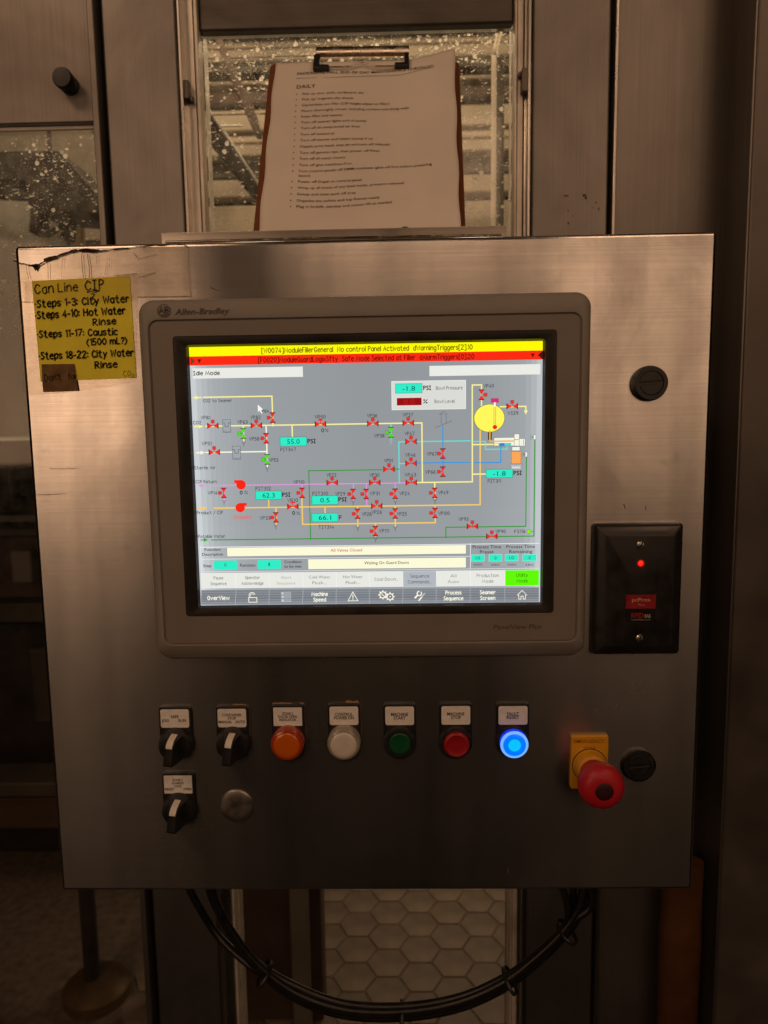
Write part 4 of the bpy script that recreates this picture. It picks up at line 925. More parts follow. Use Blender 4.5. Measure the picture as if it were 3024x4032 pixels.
x, y = ctr(2); X, Z = K(x, y)
for q in (-13, 0, 13): S.rect(X-18*KS, X+18*KS, Z+(q-5)*KS, Z+(q+5)*KS, lin(205,208,212), 8); S.rect(X-16.5*KS, X+16.5*KS, Z+(q-3.5)*KS, Z+(q+3.5)*KS, lin(130,135,142), 9); S.rect(X-14*KS, X-9*KS, Z+(q-2.5)*KS, Z+(q+2.5)*KS, lin(240,240,238), 10); S.rect(X-6*KS, X+14*KS, Z+(q-1.5)*KS, Z+(q+1.5)*KS, lin(170,174,180), 10)
x, y = ctr(4); X, Z = K(x, y); S.line([(X, Z+16*KS), (X-18*KS, Z-17*KS), (X+18*KS, Z-17*KS), (X, Z+16*KS)], 2.8*KS, IC, 8); S.line([(X, Z+5*KS), (X, Z-7*KS)], 3.2*KS, IC, 8); S.circ(X, Z-12*KS, 2*KS, 2*KS, IC, 8)
x, y = ctr(5); X, Z = K(x, y)
for (gx, gz, gr_) in ((-12, 4, 11), (14, -3, 11)):
    S.ring(X+gx*KS, Z+gz*KS, gr_*KS, 3.6*KS, IC, 8)
    for a in range(8): S.line([(X+(gx+(gr_+1)*math.cos(R(45*a)))*KS, Z+(gz+(gr_+1)*math.sin(R(45*a)))*KS), (X+(gx+(gr_+5)*math.cos(R(45*a)))*KS, Z+(gz+(gr_+5)*math.sin(R(45*a)))*KS)], 4*KS, IC, 8)
S.circ(X+14*KS, Z-3*KS, 2.5*KS, 2.5*KS, IC, 8); S.line([(X-18*KS, Z+9*KS), (X-6*KS, Z-2*KS)], 3*KS, IC, 8)
x, y = ctr(6); X, Z = K(x, y); S.line([(X-17*KS, Z-8*KS), (X-6*KS, Z+3*KS)], 6*KS, IC, 8); S.ring(X-1*KS, Z+8*KS, 8*KS, 4*KS, IC, 8, 95, 400); S.line([(X-3*KS, Z-18*KS), (X+7*KS, Z-6*KS)], 5*KS, IC, 8); S.line([(X+7*KS, Z-6*KS), (X+19*KS, Z+9*KS)], 3*KS, lin(214,216,214), 8)
x, y = ctr(9); X, Z = K(x, y); S.line([(X-17*KS, Z-1*KS), (X, Z+16*KS), (X+17*KS, Z-1*KS), (X+12*KS, Z-1*KS), (X+12*KS, Z-16*KS), (X+4*KS, Z-16*KS), (X+4*KS, Z-5*KS), (X-4*KS, Z-5*KS), (X-4*KS, Z-16*KS), (X-12*KS, Z-16*KS), (X-12*KS, Z-1*KS), (X-17*KS, Z-1*KS)], 2.4*KS, IC, 8)
S.build('screen_picture', lambda u, v, lay: (u, SCR_Y-.00003*(lay+1), v), M['screen_px'], lcd)

# ================================================================== PUSH BUTTONS AND SWITCHES
def legend(root, cx, cz, top, w_, lines, sharp=False):
    """black plate with a rounded foot, white label, print"""
    hw = w_/2; bot = cz-.0155
    out = rrect(cx-hw, cx+hw, bot, top, (hw*.98, hw*.98, .003, .003), 10)
    MB().prism(out, -.0032, .0002).build('legend_plate', M['black_plastic'], root, bevel=.0006)
    lw = hw-.0018; l0, l1 = top-.0198, top-.0022
    lp = MB().prism(rrect(cx-lw, cx+lw, l0, l1, .0006 if sharp else .0019, 5), -.0037, -.0030).build('label', M['label_white'], root)
    t = Flat()
    for (s_, dx, dz, w2, h2) in lines: t.ctext(s_, (cx+dx*lw, (l0+l1)/2+dz*.0088), w2*lw, h2*1.28, (.004, .004, .004), 1, font=True, bold=.22)
    t.build('label_print', face_map(-.0037), M['ink'], lp)
def peel(root, cx, top, w_, spans):
    t = Flat()
    for x0, x1, h_ in spans:
        n_ = 7; up_ = [(cx+w_*(x0+(x1-x0)*i/n_), top+.0006+h_*random.uniform(.3, 1)) for i in range(n_+1)]; dn = [(cx+w_*(x0+(x1-x0)*i/n_), top-.0002) for i in range(n_+1)]
        t.poly(dn+up_[::-1], lin(150, 124, 104), 1)
    t.line([(cx+w_*.515, top-.001), (cx+w_*.52, top-.012), (cx+w_*.515, top-.030)], .0006, lin(120, 98, 82), 1)
    t.build('peeling_seal', face_map(-.0004), M['ink'], root)['kind'] = 'stuff'
def op_root(name, vx, vy, label, cat, group='operators in the button field'):
    x, z = V(vx, vy, 0); return empty(name, (x, -.003, z), label, cat), x, z
def selector(vx, vtop, vc, label, lines, sharp=False):
    x, zc_ = V(vx, vc, -.004); ztp = V(vx, vtop, -.003)[1]
    root = empty('selector_switch', (x, -.006, zc_-.015), label, 'selector switch')
    legend(root, x, zc_, ztp, .0300, lines, sharp)
    if vx == 503: peel(root, x, ztp, .03, ((.0, .42, .0012),))
    d_ = MB(); d_.smooth = True
    d_.lathe(x, zc_, [(.0155, -.0030), (.0155, -.0050), (.0140, -.0110), (.0095, -.0122)], 36); d_.build('dial', M['black_plastic'], root, smooth=True)
    # lever: a bar across the dial standing out towards the operator, turned a little
    ang = R(-8); ca, sa = math.cos(ang), math.sin(ang)
    def tw(a, p_, b_): return (x+a*ca-b_*sa, p_, zc_+a*sa+b_*ca)
    prof_ = [(-.0085, .0122), (-.0150, .0120), (-.0225, .0108), (-.0262, .0080), (-.0268, .0040), (-.0268, -.0110), (-.0250, -.0130), (-.0085, -.0132)]
    rings = []
    for a in (-1, 1):
        rings.append([tw(a*(.0040+.0045*max(0, (p_+.0268)/.0183)**1.3), p_, b_) for p_, b_ in prof_])
    MB().loft(rings).build('lever', M['black_plastic'], root, bevel=.0007)
    # white pointer stripe on top of the lever
    st = []
    top_ = [(-.0100, .0126), (-.0150, .0125), (-.0226, .0113), (-.0266, .0083), (-.0272, .0055)]
    ins = [(p_+.0006, b_-.0008) for p_, b_ in top_]
    prf = top_+ins[::-1]
    MB().loft([[tw(-.0029, p_, b_) for p_, b_ in prf], [tw(.0029, p_, b_) for p_, b_ in prf]]).build('pointer_stripe', M['white_plastic'], root, bevel=.0004)
    return root
selector(380, 1527, 1606, 'black selector switch marked SAFE JOG RUN', [('SAFE', 0, .22, .56, .0022), ('JOG', -.68, -.20, .5, .0022), ('RUN', .52, -.20, .52, .0022)])
selector(503, 1526, 1604, 'black selector switch marked CONTAINER STOP MANUAL AUTO', [('CONTAINER', 0, .36, 1.36, .0021), ('STOP', 0, .0, .6, .0021), ('MANUAL', -.47, -.40, .95, .0021), ('AUTO', .58, -.40, .66, .0021)])
selector(387, 1670, 1746, 'black selector switch marked ZONE 2 GUARDS LOCK RESET OPEN', [('ZONE 2', -.02, .52, .74, .0018), ('GUARDS', -.02, .18, .84, .0018), ('LOCK', 0, -.16, .52, .0018), ('RESET', -.62, -.50, .66, .0018), ('OPEN', .66, -.50, .56, .0018)], True)
def lampbtn(name, vx, vtop, vc, label, cat, lines, kind, sharp=False):
    x, zc_ = V(vx, vc, -.004); ztp = V(vx, vtop, -.003)[1]
    root = empty(name, (x, -.008, zc_-.015), label, cat); legend(root, x, zc_, ztp, .0300, lines, sharp)
    if kind in ('amber', 'white'): peel(root, x, ztp, .03, ((-.48, .12, .0013), (.38, .5, .001)) if kind == 'amber' else ((.05, .46, .0022),))
    b = MB(); b.smooth = True
    if kind in ('amber', 'white'):
        ring, face = (M['lens_amber_ring'], M['lens_amber']) if kind == 'amber' else (M['lens_clear_ring'], M['lens_white'])
        b.lathe(x, zc_, [(.0150, -.0030), (.0150, -.0050), (.0148, -.0060), (.0146, -.0130), (.0138, -.0142), (.0126, -.0146), (.0122, -.0140)], 48)
        b.build('lens_rim', ring, root, smooth=True)
        c = MB(); c.smooth = True; c.lathe(x, zc_, [(.0121, -.0125), (.0121, -.0150), (.0112, -.0156), (.0080, -.0160), (.0030, -.0161)], 48); c.build('lens', face, root, smooth=True)
        if kind == 'white' or kind == 'amber':
            t = MB()
            for i in range(60):
                a = 2*math.pi*i/60
                t.box(x+.0148*math.cos(a)-.0002, x+.0148*math.cos(a)+.0002, -.0128, -.0062, zc_+.0148*math.sin(a)-.0002, zc_+.0148*math.sin(a)+.0002)
            o = t.build('lens_ribs', ring, root); o['kind'] = 'stuff'
    elif kind in ('green', 'red'):
        b.lathe(x, zc_, [(.0150, -.0030), (.0150, -.0075), (.0142, -.0090), (.0120, -.0092), (.0118, -.0085)], 44)
        b.build('collar', M['black_plastic'], root, smooth=True)
        c = MB(); c.smooth = True
        if kind == 'green': c.lathe(x, zc_, [(.0098, -.0075), (.0098, -.0096), (.0090, -.0102), (.0040, -.0100)], 40)
        else: c.lathe(x, zc_, [(.0117, -.0075), (.0117, -.0125), (.0108, -.0136), (.0098, -.0139), (.0090, -.0135), (.0040, -.0134)], 40)
        c.build('push_cap', M['btn_green'] if kind == 'green' else M['btn_red'], root, smooth=True)
    else:
        b.lathe(x, zc_, [(.0150, -.0030), (.0150, -.0055), (.0144, -.0066), (.0128, -.0068)], 44); b.build('collar', M['black_plastic'], root, smooth=True)
        for nm, pr, mt in (('lens_rim', [(.0127, -.0060), (.0127, -.0120), (.0121, -.0130), (.0104, -.0131)], 'blue_ring'), ('lens_edge', [(.0127, -.0121), (.01275, -.0126), (.0121, -.0132), (.0117, -.0132)], 'blue_edge'), ('lens', [(.0103, -.0125), (.0103, -.0136), (.0098, -.0139), (.0058, -.0140)], 'blue_lit'), ('lens_core', [(.0057, -.0135), (.0057, -.01405), (.0020, -.01408)], 'blue_core')):
            c = MB(); c.smooth = True; c.lathe(x, zc_, pr, 44); c.build(nm, M[mt], root, smooth=True)
    return root
lampbtn('pilot_lamp', 623, 1523, 1600, 'amber pilot lamp marked ZONE 2 DOOR OPEN INDICATOR', 'indicator lamp', [('ZONE 2', 0, .36, .8, .0020), ('DOOR OPEN', 0, .02, 1.32, .0020), ('INDICATOR', 0, -.32, 1.2, .0020)], 'amber', True)
lampbtn('pilot_lamp', 744, 1521, 1599, 'milky white pilot lamp marked CONTROL POWER ON', 'indicator lamp', [('CONTROL', 0, .18, 1.24, .0024), ('POWER ON', 0, -.20, 1.4, .0024)], 'white')
lampbtn('push_button', 864, 1521, 1601, 'recessed dark green push button marked MACHINE START', 'push button', [('MACHINE', 0, .18, 1.2, .0024), ('START', 0, -.20, .84, .0024)], 'green')
lampbtn('push_button', 985, 1520, 1601, 'raised red push button marked MACHINE STOP', 'push button', [('MACHINE', 0, .18, 1.2, .0024), ('STOP', 0, -.20, .7, .0024)], 'red')
lampbtn('push_button', 1108, 1520, 1600, 'glowing blue push button marked FAULT RESET', 'push button', [('FAULT', 0, .18, .82, .0024), ('RESET', 0, -.18, .88, .0024)], 'blue')
# emergency stop
ex0, ez1 = V(1234, 1589, -.003); ex1, ez0 = V(1312, 1703, -.003); ex, ez = V(1273, 1652, -.003)
es = empty('emergency_stop', (ex, -.02, ez-.02), 'red mushroom emergency stop button on a yellow plate', 'emergency stop')
MB().prism(rrect(ex0, ex1, ez0, ez1, .0018, 5), -.0040, .0002).build('legend_plate', M['estop_yellow'], es, bevel=.0008)
t = Flat(); t.ctext('EMERGENCY', V(1273, 1601, -.004), .028, .0036, lin(122, 78, 12), 1, font=True, bold=.03); t.ctext('STOP', V(1273, 1617, -.004), .011, .0036, lin(122, 78, 12), 1, font=True, bold=.03); t.build('plate_print', face_map(-.0040), M['ink'], es)
b = MB(); b.smooth = True; b.lathe(ex, ez, [(.0155, -.0038), (.0155, -.0050), (.0148, -.0052), (.0146, -.0120), (.0138, -.0150), (.0120, -.0165)], 44); b.build('collar', M['estop_yellow'], es, smooth=True)
b = MB(); b.smooth = True; b.lathe(ex, ez, [(.0158, -.0039), (.0162, -.0043), (.0156, -.0046)], 44); b.build('collar_seal', M['black_gap'], es, smooth=True)
b = MB(); b.smooth = True; b.lathe(ex, ez, [(.0115, -.0164), (.0112, -.0230), (.0125, -.0270), (.0165, -.0310), (.0192, -.0360), (.0200, -.0410), (.0196, -.0450), (.0176, -.0490), (.0140, -.0515), (.0090, -.0525), (.0076, -.0526)], 48); b.build('mushroom_head', M['estop_red'], es, smooth=True)
b = MB(); b.smooth = True; b.lathe(ex, ez, [(.0078, -.0515), (.0078, -.0530), (.0068, -.0535), (.0030, -.0536)], 36); b.build('centre_cap', M['estop_dark'], es, smooth=True)
# steel hole plug
hx_, hz_ = V(510, 1744, -.003)
b = MB(); b.smooth = True; b.lathe(hx_, hz_, [(.0158, .0002), (.0158, -.0008), (.0150, -.0017), (.0132, -.0021), (.0100, -.0022), (.0040, -.0022)], 48)
o = b.build('hole_plug', M['steel_plug'], smooth=True); tag(o, 'round polished steel hole plug below the CONTAINER STOP switch', 'hole plug')
# quarter turn locks
def lock(vx, vy, label, proud, ang):
    x, z = V(vx, vy, -.004); root = empty('quarter_turn_lock', (x, -.004, z-.015), label, 'lock')
    b = MB(); b.smooth = True
    b.lathe(x, z, [(.0152, .0002), (.0152, -.0040), (.0150, -proud*.6), (.0140, -proud), (.0105, -proud), (.0102, -proud+.0012)], 44); b.build('lock_body', M['black_plastic'], root, smooth=True)
    c = MB()
    # insert disc in two halves, leaving a slot
    for sg in (1, -1):
        pts = [(.0100*math.cos(R(8+164*i/14)), .0100*math.sin(R(8+164*i/14))) for i in range(15)]
        ca, sa = math.cos(ang), math.sin(ang)
        q = [(x+(a*ca-b_*sa*sg), z+(a*sa+b_*ca*sg)) for a, b_ in pts]
        if sg < 0: q = q[::-1]
        c.prism(q, -proud+.0004, -proud+.0035)
    c.build('slotted_insert', M['black_plastic'], root, bevel=.0004)
lock(1404, 828, 'black slotted lock with a proud collar above the card reader', .0085, R(4))
lock(1381, 1655, 'flat black slotted lock beside the emergency stop', .0038, R(6))
# card reader
rx0, rz1 = V(1283, 1131, -.004); rx1, rz0 = V(1464, 1410, -.004)
rd = empty('card_reader', ((rx0+rx1)/2, -.006, rz0), 'black proximity card reader plate with a glowing red light', 'card reader')
rings = [[(x, y, z) for x, z in rrect(rx0+g, rx1-g, rz0+g, rz1-g, q, 6)] for g, q, y in ((0, .0030, .0002), (0, .0030, -.0060), (.0010, .0026, -.0085), (.0028, .0024, -.0100), (.0085, .0020, -.0128), (.0100, .0020, -.0132))]
MB().loft(rings).build('reader_plate', M['black_reader'], rd, smooth=True)
YR = -.0132
def Rv(a, b_): return V(a, b_, YR)
for (vx, vy, an) in ((1384, 1177, 68), (1382, 1379, 80)):
    x, z = Rv(vx, vy); root = rd
    b = MB(); b.smooth = True; b.lathe(x, z, [(.0036, YR+.0002), (.0036, YR-.0006), (.0026, YR-.0015), (.0010, YR-.0017)], 22); so = b.build('screw', M['screw'], rd, smooth=True)
    ca, sa = math.cos(R(an)), math.sin(R(an)); q = [(x+a*ca-b_*sa, z+a*sa+b_*ca) for a, b_ in ((-.0034,-.0005),(.0034,-.0005),(.0034,.0005),(-.0034,.0005))]
    MB().prism(q, YR-.0019, YR-.0008).build('slot', M['black_gap'], so)
x, z = Rv(1384, 1217)
b = MB(); b.smooth = True; b.lathe(x, z, [(.0031, YR+.0002), (.0031, YR-.0006), (.0022, YR-.0008)], 24); b.build('light_rim', M['led_rim'], rd, smooth=True)
b = MB(); b.smooth = True; b.lathe(x-.0003, z+.0002, [(.0020, YR-.0002), (.0020, YR-.0012), (.0013, YR-.0020), (.0005, YR-.0022)], 20); b.build('red_light', M['led'], rd, smooth=True)
s0, s1 = Rv(1352, 1285), Rv(1416, 1314)
st = MB().box(s0[0], s1[0], YR-.0003, YR-.00002, s1[1], s0[1]).build('red_sticker', M['sticker_red'], rd)
t = Flat(); t.ctext('pcProx', Rv(1385, 1295), .0160, .0034, lin(214, 170, 150), 1, font=True); t.ctext('Plus', Rv(1385, 1306), .0055, .0020, lin(190, 130, 110), 1, font=True); t.build('sticker_print', face_map(YR-.0003), M['ink'], st)
s0, s1 = Rv(1352, 1317), Rv(1416, 1342)
st = MB().box(s0[0], s1[0], YR-.0003, YR-.00002, s1[1], s0[1]).build('black_sticker', M['sticker_black'], rd)
t = Flat(); a = Rv(1363, 1334); b_ = Rv(1390, 1334); t.text('RFID', a, b_, .0044, lin(150, 26, 34), 1, font=True, bold=.35); t.text('EAS', Rv(1392, 1334), Rv(1405, 1334), .0032, lin(196, 170, 150), 1, font=True, bold=.12); t.text('www.RFIDeas.com', Rv(1363, 1340), Rv(1405, 1340), .0015, lin(170, 150, 132), 1, font=True); t.build('sticker_print', face_map(YR-.0003), M['ink'], st)

# ================================================================== YELLOW NOTE, TAPE
def Z4(zx, zy, Y=0): return V(zx/1.659/1.82278, (900+zy/1.659)/1.82278, Y)
def sheet_wavy(name, corners, Y0, th, mat, n=12, amp=.0004, ph=0, **kw):
    tl, tr, br_, bl = [np.array(c) for c in corners]; m_ = MB(); top = []; idx = []
    for j in range(n+1):
        for i in range(n+1):
            u, v_ = i/n, j/n; p = (tl*(1-u)+tr*u)*(1-v_)+(bl*(1-u)+br_*u)*v_
            w_ = amp*(math.sin(u*9+ph)*math.cos(v_*7+ph*2)+1)
            top.append((p[0], Y0-w_, p[1]))
    back = [(a, Y0+th, c) for a, _, c in top]
    fs = [(j*(n+1)+i, (j+1)*(n+1)+i, (j+1)*(n+1)+i+1, j*(n+1)+i+1) for j in range(n) for i in range(n)]
    N_ = len(top); edge = [i for i in range(n+1)]+[j*(n+1)+n for j in range(1, n+1)]+[n*(n+1)+i for i in range(n-1, -1, -1)]+[j*(n+1) for j in range(n-1, 0, -1)]
    fs2 = [(a, b2, b2+N_, a+N_) for a, b2 in zip(edge, edge[1:]+edge[:1])]
    m_.add(top+back, fs+fs2); return m_.build(name, mat, smooth=False, **kw)
note = sheet_wavy('paper_note', [Z4(210,343), Z4(848,312), Z4(892,975), Z4(268,1000)], -.00055, .0005, M['note_yellow'], amp=.0002)
tag(note, 'yellow note with handwritten can line CIP steps taped to the cabinet', 'note')
t = Flat(); hk = lin(26, 22, 16); q = .00022/1.659*1.08*1.0
def hw(s_, x0, y0, x1, y1, h, w_=.21): t.text(s_, Z4(x0, y0), Z4(x1, y1), h*.000139, hk, 1, w=w_, jit=.28, slant=.06)
hw('Can',233,430,352,420,56,.13); hw('Line',385,414,510,408,50,.13); hw('CIP',560,404,682,396,56,.13)
t.line([Z4(570,417),Z4(655,405),Z4(600,428),Z4(622,432),Z4(606,450),Z4(626,470),Z4(615,492)], .0009, hk, 1)
hw('·Steps 1-3: City Water',236,516,845,480,42); hw('·Steps 4-10: Hot Water',238,590,820,556,42); hw('Rinse',612,634,760,624,38); hw('·Steps 11-17: Caustic',250,712,770,694,40); hw('(1500 mL?)',572,762,832,750,38); hw('·Steps 18-22: City Water',262,854,875,832,42); hw('Rinse',625,914,768,905,40)
hw('CO',812,968,858,964,34,.07); hw('2',862,974,884,972,20,.09)
t.build('handwriting', face_map(-.00108, .0001), M['ink'], note)
bn = sheet_wavy('paper_scrap', [Z4(277,887), Z4(490,885), Z4(515,1060), Z4(287,1068)], -.00150, .0004, M['kraft'], 8, .0003, 1)
tag(bn, 'stained brown scrap reading Dont for on the corner of the yellow note', 'note')
t = Flat(); hk2 = lin(44, 28, 14); 
for s_, x0, y0, x1, y1 in (("Don't",302,994,405,988),('for',455,988,510,982)): t.text(s_, Z4(x0, y0), Z4(x1, y1), 38*.000139, hk2, 1, w=.11, jit=.3)
t.build('handwriting', face_map(-.00215, .0001), M['ink'], bn)
# clear tape: two sheets with a torn upper edge
tape = empty('packing_tape', (-.23, -.002, V(150, 860)[1]), 'wrinkled clear packing tape with a torn dirty edge around the yellow note', 'tape')
def flat_sheet(name, pts, Y, mat, th=.00012): return MB().prism([Z4(*p) for p in pts][::-1], Y-th, Y).build(name, mat, tape)
flat_sheet('tape_strip', [(99,218),(180,245),(240,262),(300,215),(500,150),(640,150),(940,118),(1205,104),(1228,120),(1236,205),(1250,445),(905,452),(900,600),(892,1000),(740,1030),(420,1075),(190,1090),(150,1060),(120,480)], -.0002, M['tape'])
flat_sheet('tape_strip', [(150,345),(905,300),(905,450),(890,470),(165,490)], -.0017, M['tape'])
t = Flat(); tc1 = lin(46,32,20); tc2 = lin(98,72,52)
def tear(pts, w0, c, jitter=5):
    P_ = []
    for (a, b2), (c2, d2) in zip(pts, pts[1:]):
        for k in range(6): u = k/6; P_.append((a+(c2-a)*u+random.uniform(-jitter, jitter)*.4, b2+(d2-b2)*u+random.uniform(-jitter, jitter)))
    P_.append(pts[-1])
    for a, b2 in zip(P_, P_[1:]): t.line([Z4(*a), Z4(*b2)], w0*random.uniform(.4, 1.5), c, 1)
tear([(100,215),(180,240),(235,248),(250,252),(300,212)], .0010, tc1); tear([(300,210),(505,145)], .0022, lin(70,52,36), 3); tear([(505,148),(650,146)], .0022, tc1, 3); tear([(650,150),(940,120),(1150,106),(1205,108),(1228,124)], .0009, tc1, 3)
t.poly([Z4(215,238),Z4(255,232),Z4(258,248),Z4(240,282),Z4(228,262)], tc1, 1)
for (x0,y0,x1,y1,w_) in ((320,225,322,330,.0005),(178,240,196,330,.0004),(418,190,410,320,.0003),(540,175,552,325,.0006),(578,172,592,322,.0007),(632,170,636,235,.0003),(725,168,722,260,.0003),(700,220,690,300,.0003),(880,165,900,190,.0006),(900,296,760,312,.0005),(905,205,1030,170,.0004),(910,325,1018,288,.0005),(127,480,210,482,.0004),(906,450,1255,445,.0005),(1235,130,1248,440,.0003),(1228,210,1245,222,.0006)):
    t.line([Z4(x0,y0),Z4((x0+x1)/2+random.uniform(-4,4),(y0+y1)/2),Z4(x1,y1)], w_*.75, tc2, 2)
for (x0,y0,x1,y1,n_) in ((335,1568,520,1566,16),(245,1738,430,1732,16)):
    for k in range(n_): 
        u = k/n_; t.line([Z4(x0+(x1-x0)*u, y0+(y1-y0)*u+random.uniform(-5,5)), Z4(x0+(x1-x0)*(u+.012), y0+random.uniform(-5,5)+(y1-y0)*u)], .0006, tc2, 1)
t.build('tape_creases', face_map(-.00185, .0001), M['ink'], tape)['kind'] = 'stuff'
# dirt and scratches on the cabinet face
t = Flat()
for (fx_, fy_, L_, a, w_, c) in ((1999,3437,22,80,.0009,(120,95,76)),(2110,2760,12,60,.0007,(90,66,48)),(845,1138,18,-30,.0016,(122,92,68)),(830,1130,12,-40,.001,(122,92,68)),(2540,2008,16,80,.0012,(122,92,68)),(2455,1985,18,-70,.0012,(130,98,72))):
    x, z = V(fx_/1.82278, fy_/1.82278); q = L_*.00023
    P_ = [(x+q*u*math.cos(R(a))+random.uniform(-.0004,.0004), z+q*u*math.sin(R(a))+random.uniform(-.0004,.0004)) for u in (0,.25,.5,.75,1)]
    for a_, b2 in zip(P_, P_[1:]): t.line([a_, b2], w_*random.uniform(.3, .8), lin(*c), 1)
t.build('scratch_marks', face_map(-.00005), M['ink'], cab)['kind'] = 'stuff'

# ================================================================== CLIPBOARD AND CHECKLIST
pb = at_full(776*1.82278, 493*1.82278, .173); ptp = at_full(788*1.82278, 124*1.82278, .300)
up = (ptp-pb); up[0] *= 1; up = up/np.linalg.norm(up)
sx_ = np.array([1, -.0, 0.]) ; rt = sx_-up*(sx_ @ up); rt = rt/np.linalg.norm(rt); roll = R(.6)
nrm = np.cross(rt, up); nrm = nrm/np.linalg.norm(nrm)
if nrm[1] > 0: nrm = -nrm
t0 = (PZ1-.0025-pb[2])/up[2]; ob_ = pb+up*t0        # foot of the board on the cabinet top
def C3(s_, t_, h=0): return tuple(ob_+rt*s_+up*t_+nrm*h)
clip = empty('clipboard', tuple(ob_), 'brown hardboard clipboard leaning on the window above the cabinet', 'clipboard')
H_, W2_ = .318, .1145
out = rrect(-W2_, W2_, .0005, H_, .010, 6)
MB().loft([[C3(a, b2, .003) for a, b2 in out], [C3(a, b2, 0) for a, b2 in out]]).build('board', M['hardboard'], clip, bevel=.0008)
def inv(vx, vy, h=.004):
    p = ray_plane(vx, vy, np.array(C3(0, 0, h)), nrm); d_ = p-np.array(C3(0, 0, h)); return d_ @ rt, d_ @ up
# clip: bar, corner sleeves, wire bail
(a0, b0), (a1, b1) = inv(683, 119), inv(884, 114); bt = (b0+b1)/2
bar = MB(); nseg = 8
prf = [(.0032, bt-.004), (.0075, bt-.0035), (.0105, bt), (.0110, bt+.004), (.0100, bt+.0045), (.0094, bt+.0005), (.0070, bt-.002), (.0032, bt-.0024)]
bar.loft([[C3(a, b2, h) for h, b2 in prf] for a in (a0, a1)]); bar.build('clip_bar', M['clip_steel'], clip, bevel=.0003)
for (va, vb, vc_, vd, sg) in ((678, 120, 690, 150, 1), (884, 116, 873, 145, -1)):
    (p0, q0), (p1, q1) = inv(va, vb, .009), inv(vc_, vd, .009)
    xs = sorted((p0, p1)); zs = (q1, q0)
    m_ = MB()
    lo = [(xs[0], zs[0]), (xs[1]+(.0115 if sg > 0 else 0), zs[0]), (xs[1]+(.0115 if sg > 0 else 0), zs[0]+.0062), (xs[1], zs[0]+.0062), (xs[1], zs[1]), (xs[0], zs[1])] if sg > 0 else \
         [(xs[0]-.0115, zs[0]), (xs[1], zs[0]), (xs[1], zs[1]), (xs[0], zs[1]), (xs[0], zs[0]+.0062), (xs[0]-.0115, zs[0]+.0062)]
    m_.loft([[C3(a, b2, .0115) for a, b2 in lo], [C3(a, b2, .0055) for a, b2 in lo]]); m_.build('corner_sleeve', M['black_plastic'], clip, bevel=.0012)
wz = inv(780, 146, .009)[1]; P_ = []
for k in range(25):
    u = k/24; s_ = inv(705, 146, .009)[0]*(1-u)+inv(858, 141, .009)[0]*u
    P_.append(C3(s_, wz+.0022+.0062*math.exp(-((u-.5)/.11)**2), .0085))
MB().tube(P_, .0011, 8).build('wire_bail', M['clip_steel'], clip, smooth=True)
MB().tube([C3((a0+a1)/2-.004, bt+.006, .006), C3((a0+a1)/2+.004, bt+.006, .006)], .0022, 10).build('rivet', M['clip_steel'], clip, smooth=True)
# paper
PW, PT0, PT1 = .108, .030, .3165
def bulge(s_, t_):
    u = (s_+PW)/(2*PW); v_ = (t_-PT0)/(PT1-PT0)
    hold = math.exp(-((t_-(bt-.003))/.02)**2)*math.exp(-(s_/.075)**4)
    return .0042+(.011*max(0, u-.45)**2*(1.2-.5*v_)*2+.0010*math.sin(u*11+v_*5)*(1-hold)+.0016*math.sin(v_*9)*u**2+ .004*max(0, v_-.9)*10*max(0, u-.75)*4*.6)*(1-.8*hold)
pm = MB(); nx, ny = 44, 64; vs = []
for j in range(ny+1):
    for i in range(nx+1):
        s_ = -PW+2*PW*i/nx; tt = PT0+(PT1-PT0)*j/ny; ext = .010*max(0, (i/nx-.70)/.3)**1.5*max(0, (j/ny-.8)/.2)
        vs.append(C3(s_+.0008*math.sin(j*.33), tt+ext, bulge(s_, tt)))
fs = [(j*(nx+1)+i, j*(nx+1)+i+1, (j+1)*(nx+1)+i+1, (j+1)*(nx+1)+i) for j in range(ny) for i in range(nx)]
pm.add(vs, fs); paper = pm.build('checklist_paper', M['paper'], smooth=True, recalc=False)
sol = paper.modifiers.new('thickness', 'SOLIDIFY'); sol.thickness = .00025; sol.offset = 0
tag(paper, 'white printed end of day maintenance checklist held on the clipboard', 'paper')
t = Flat(); ik = lin(60, 46, 36); ik2 = lin(78, 62, 50)
def P2(zx, zy): return inv((1000+zx/1.659)/1.82278, (zy/1.659)/1.82278, .0045)
def pl(s_, x0, y0, x1, y1, h, c=ik2, bold=.02):
    a, b2 = np.array(P2(x0, y0)), np.array(P2(x1, y1)); 
    L_ = b2[1]-a[1]
    lev = np.array([b2[0], a[1]+L_*.35])
    t.text(s_, tuple(a), tuple(lev), h*.000235, c, 1, font=True, bold=bold, bow=L_*.25)
pl('PACKAGING HALL END OF DAY MAINTENANCE CHECKLIST',282,490,1170,449,18,ik,.05)
t.line([P2(278,512),P2(545,510),P2(730,497),P2(960,498),P2(1178,464)], .0005, ik2, 1)
pl('DAILY',278,577,402,575,25,ik,.04)
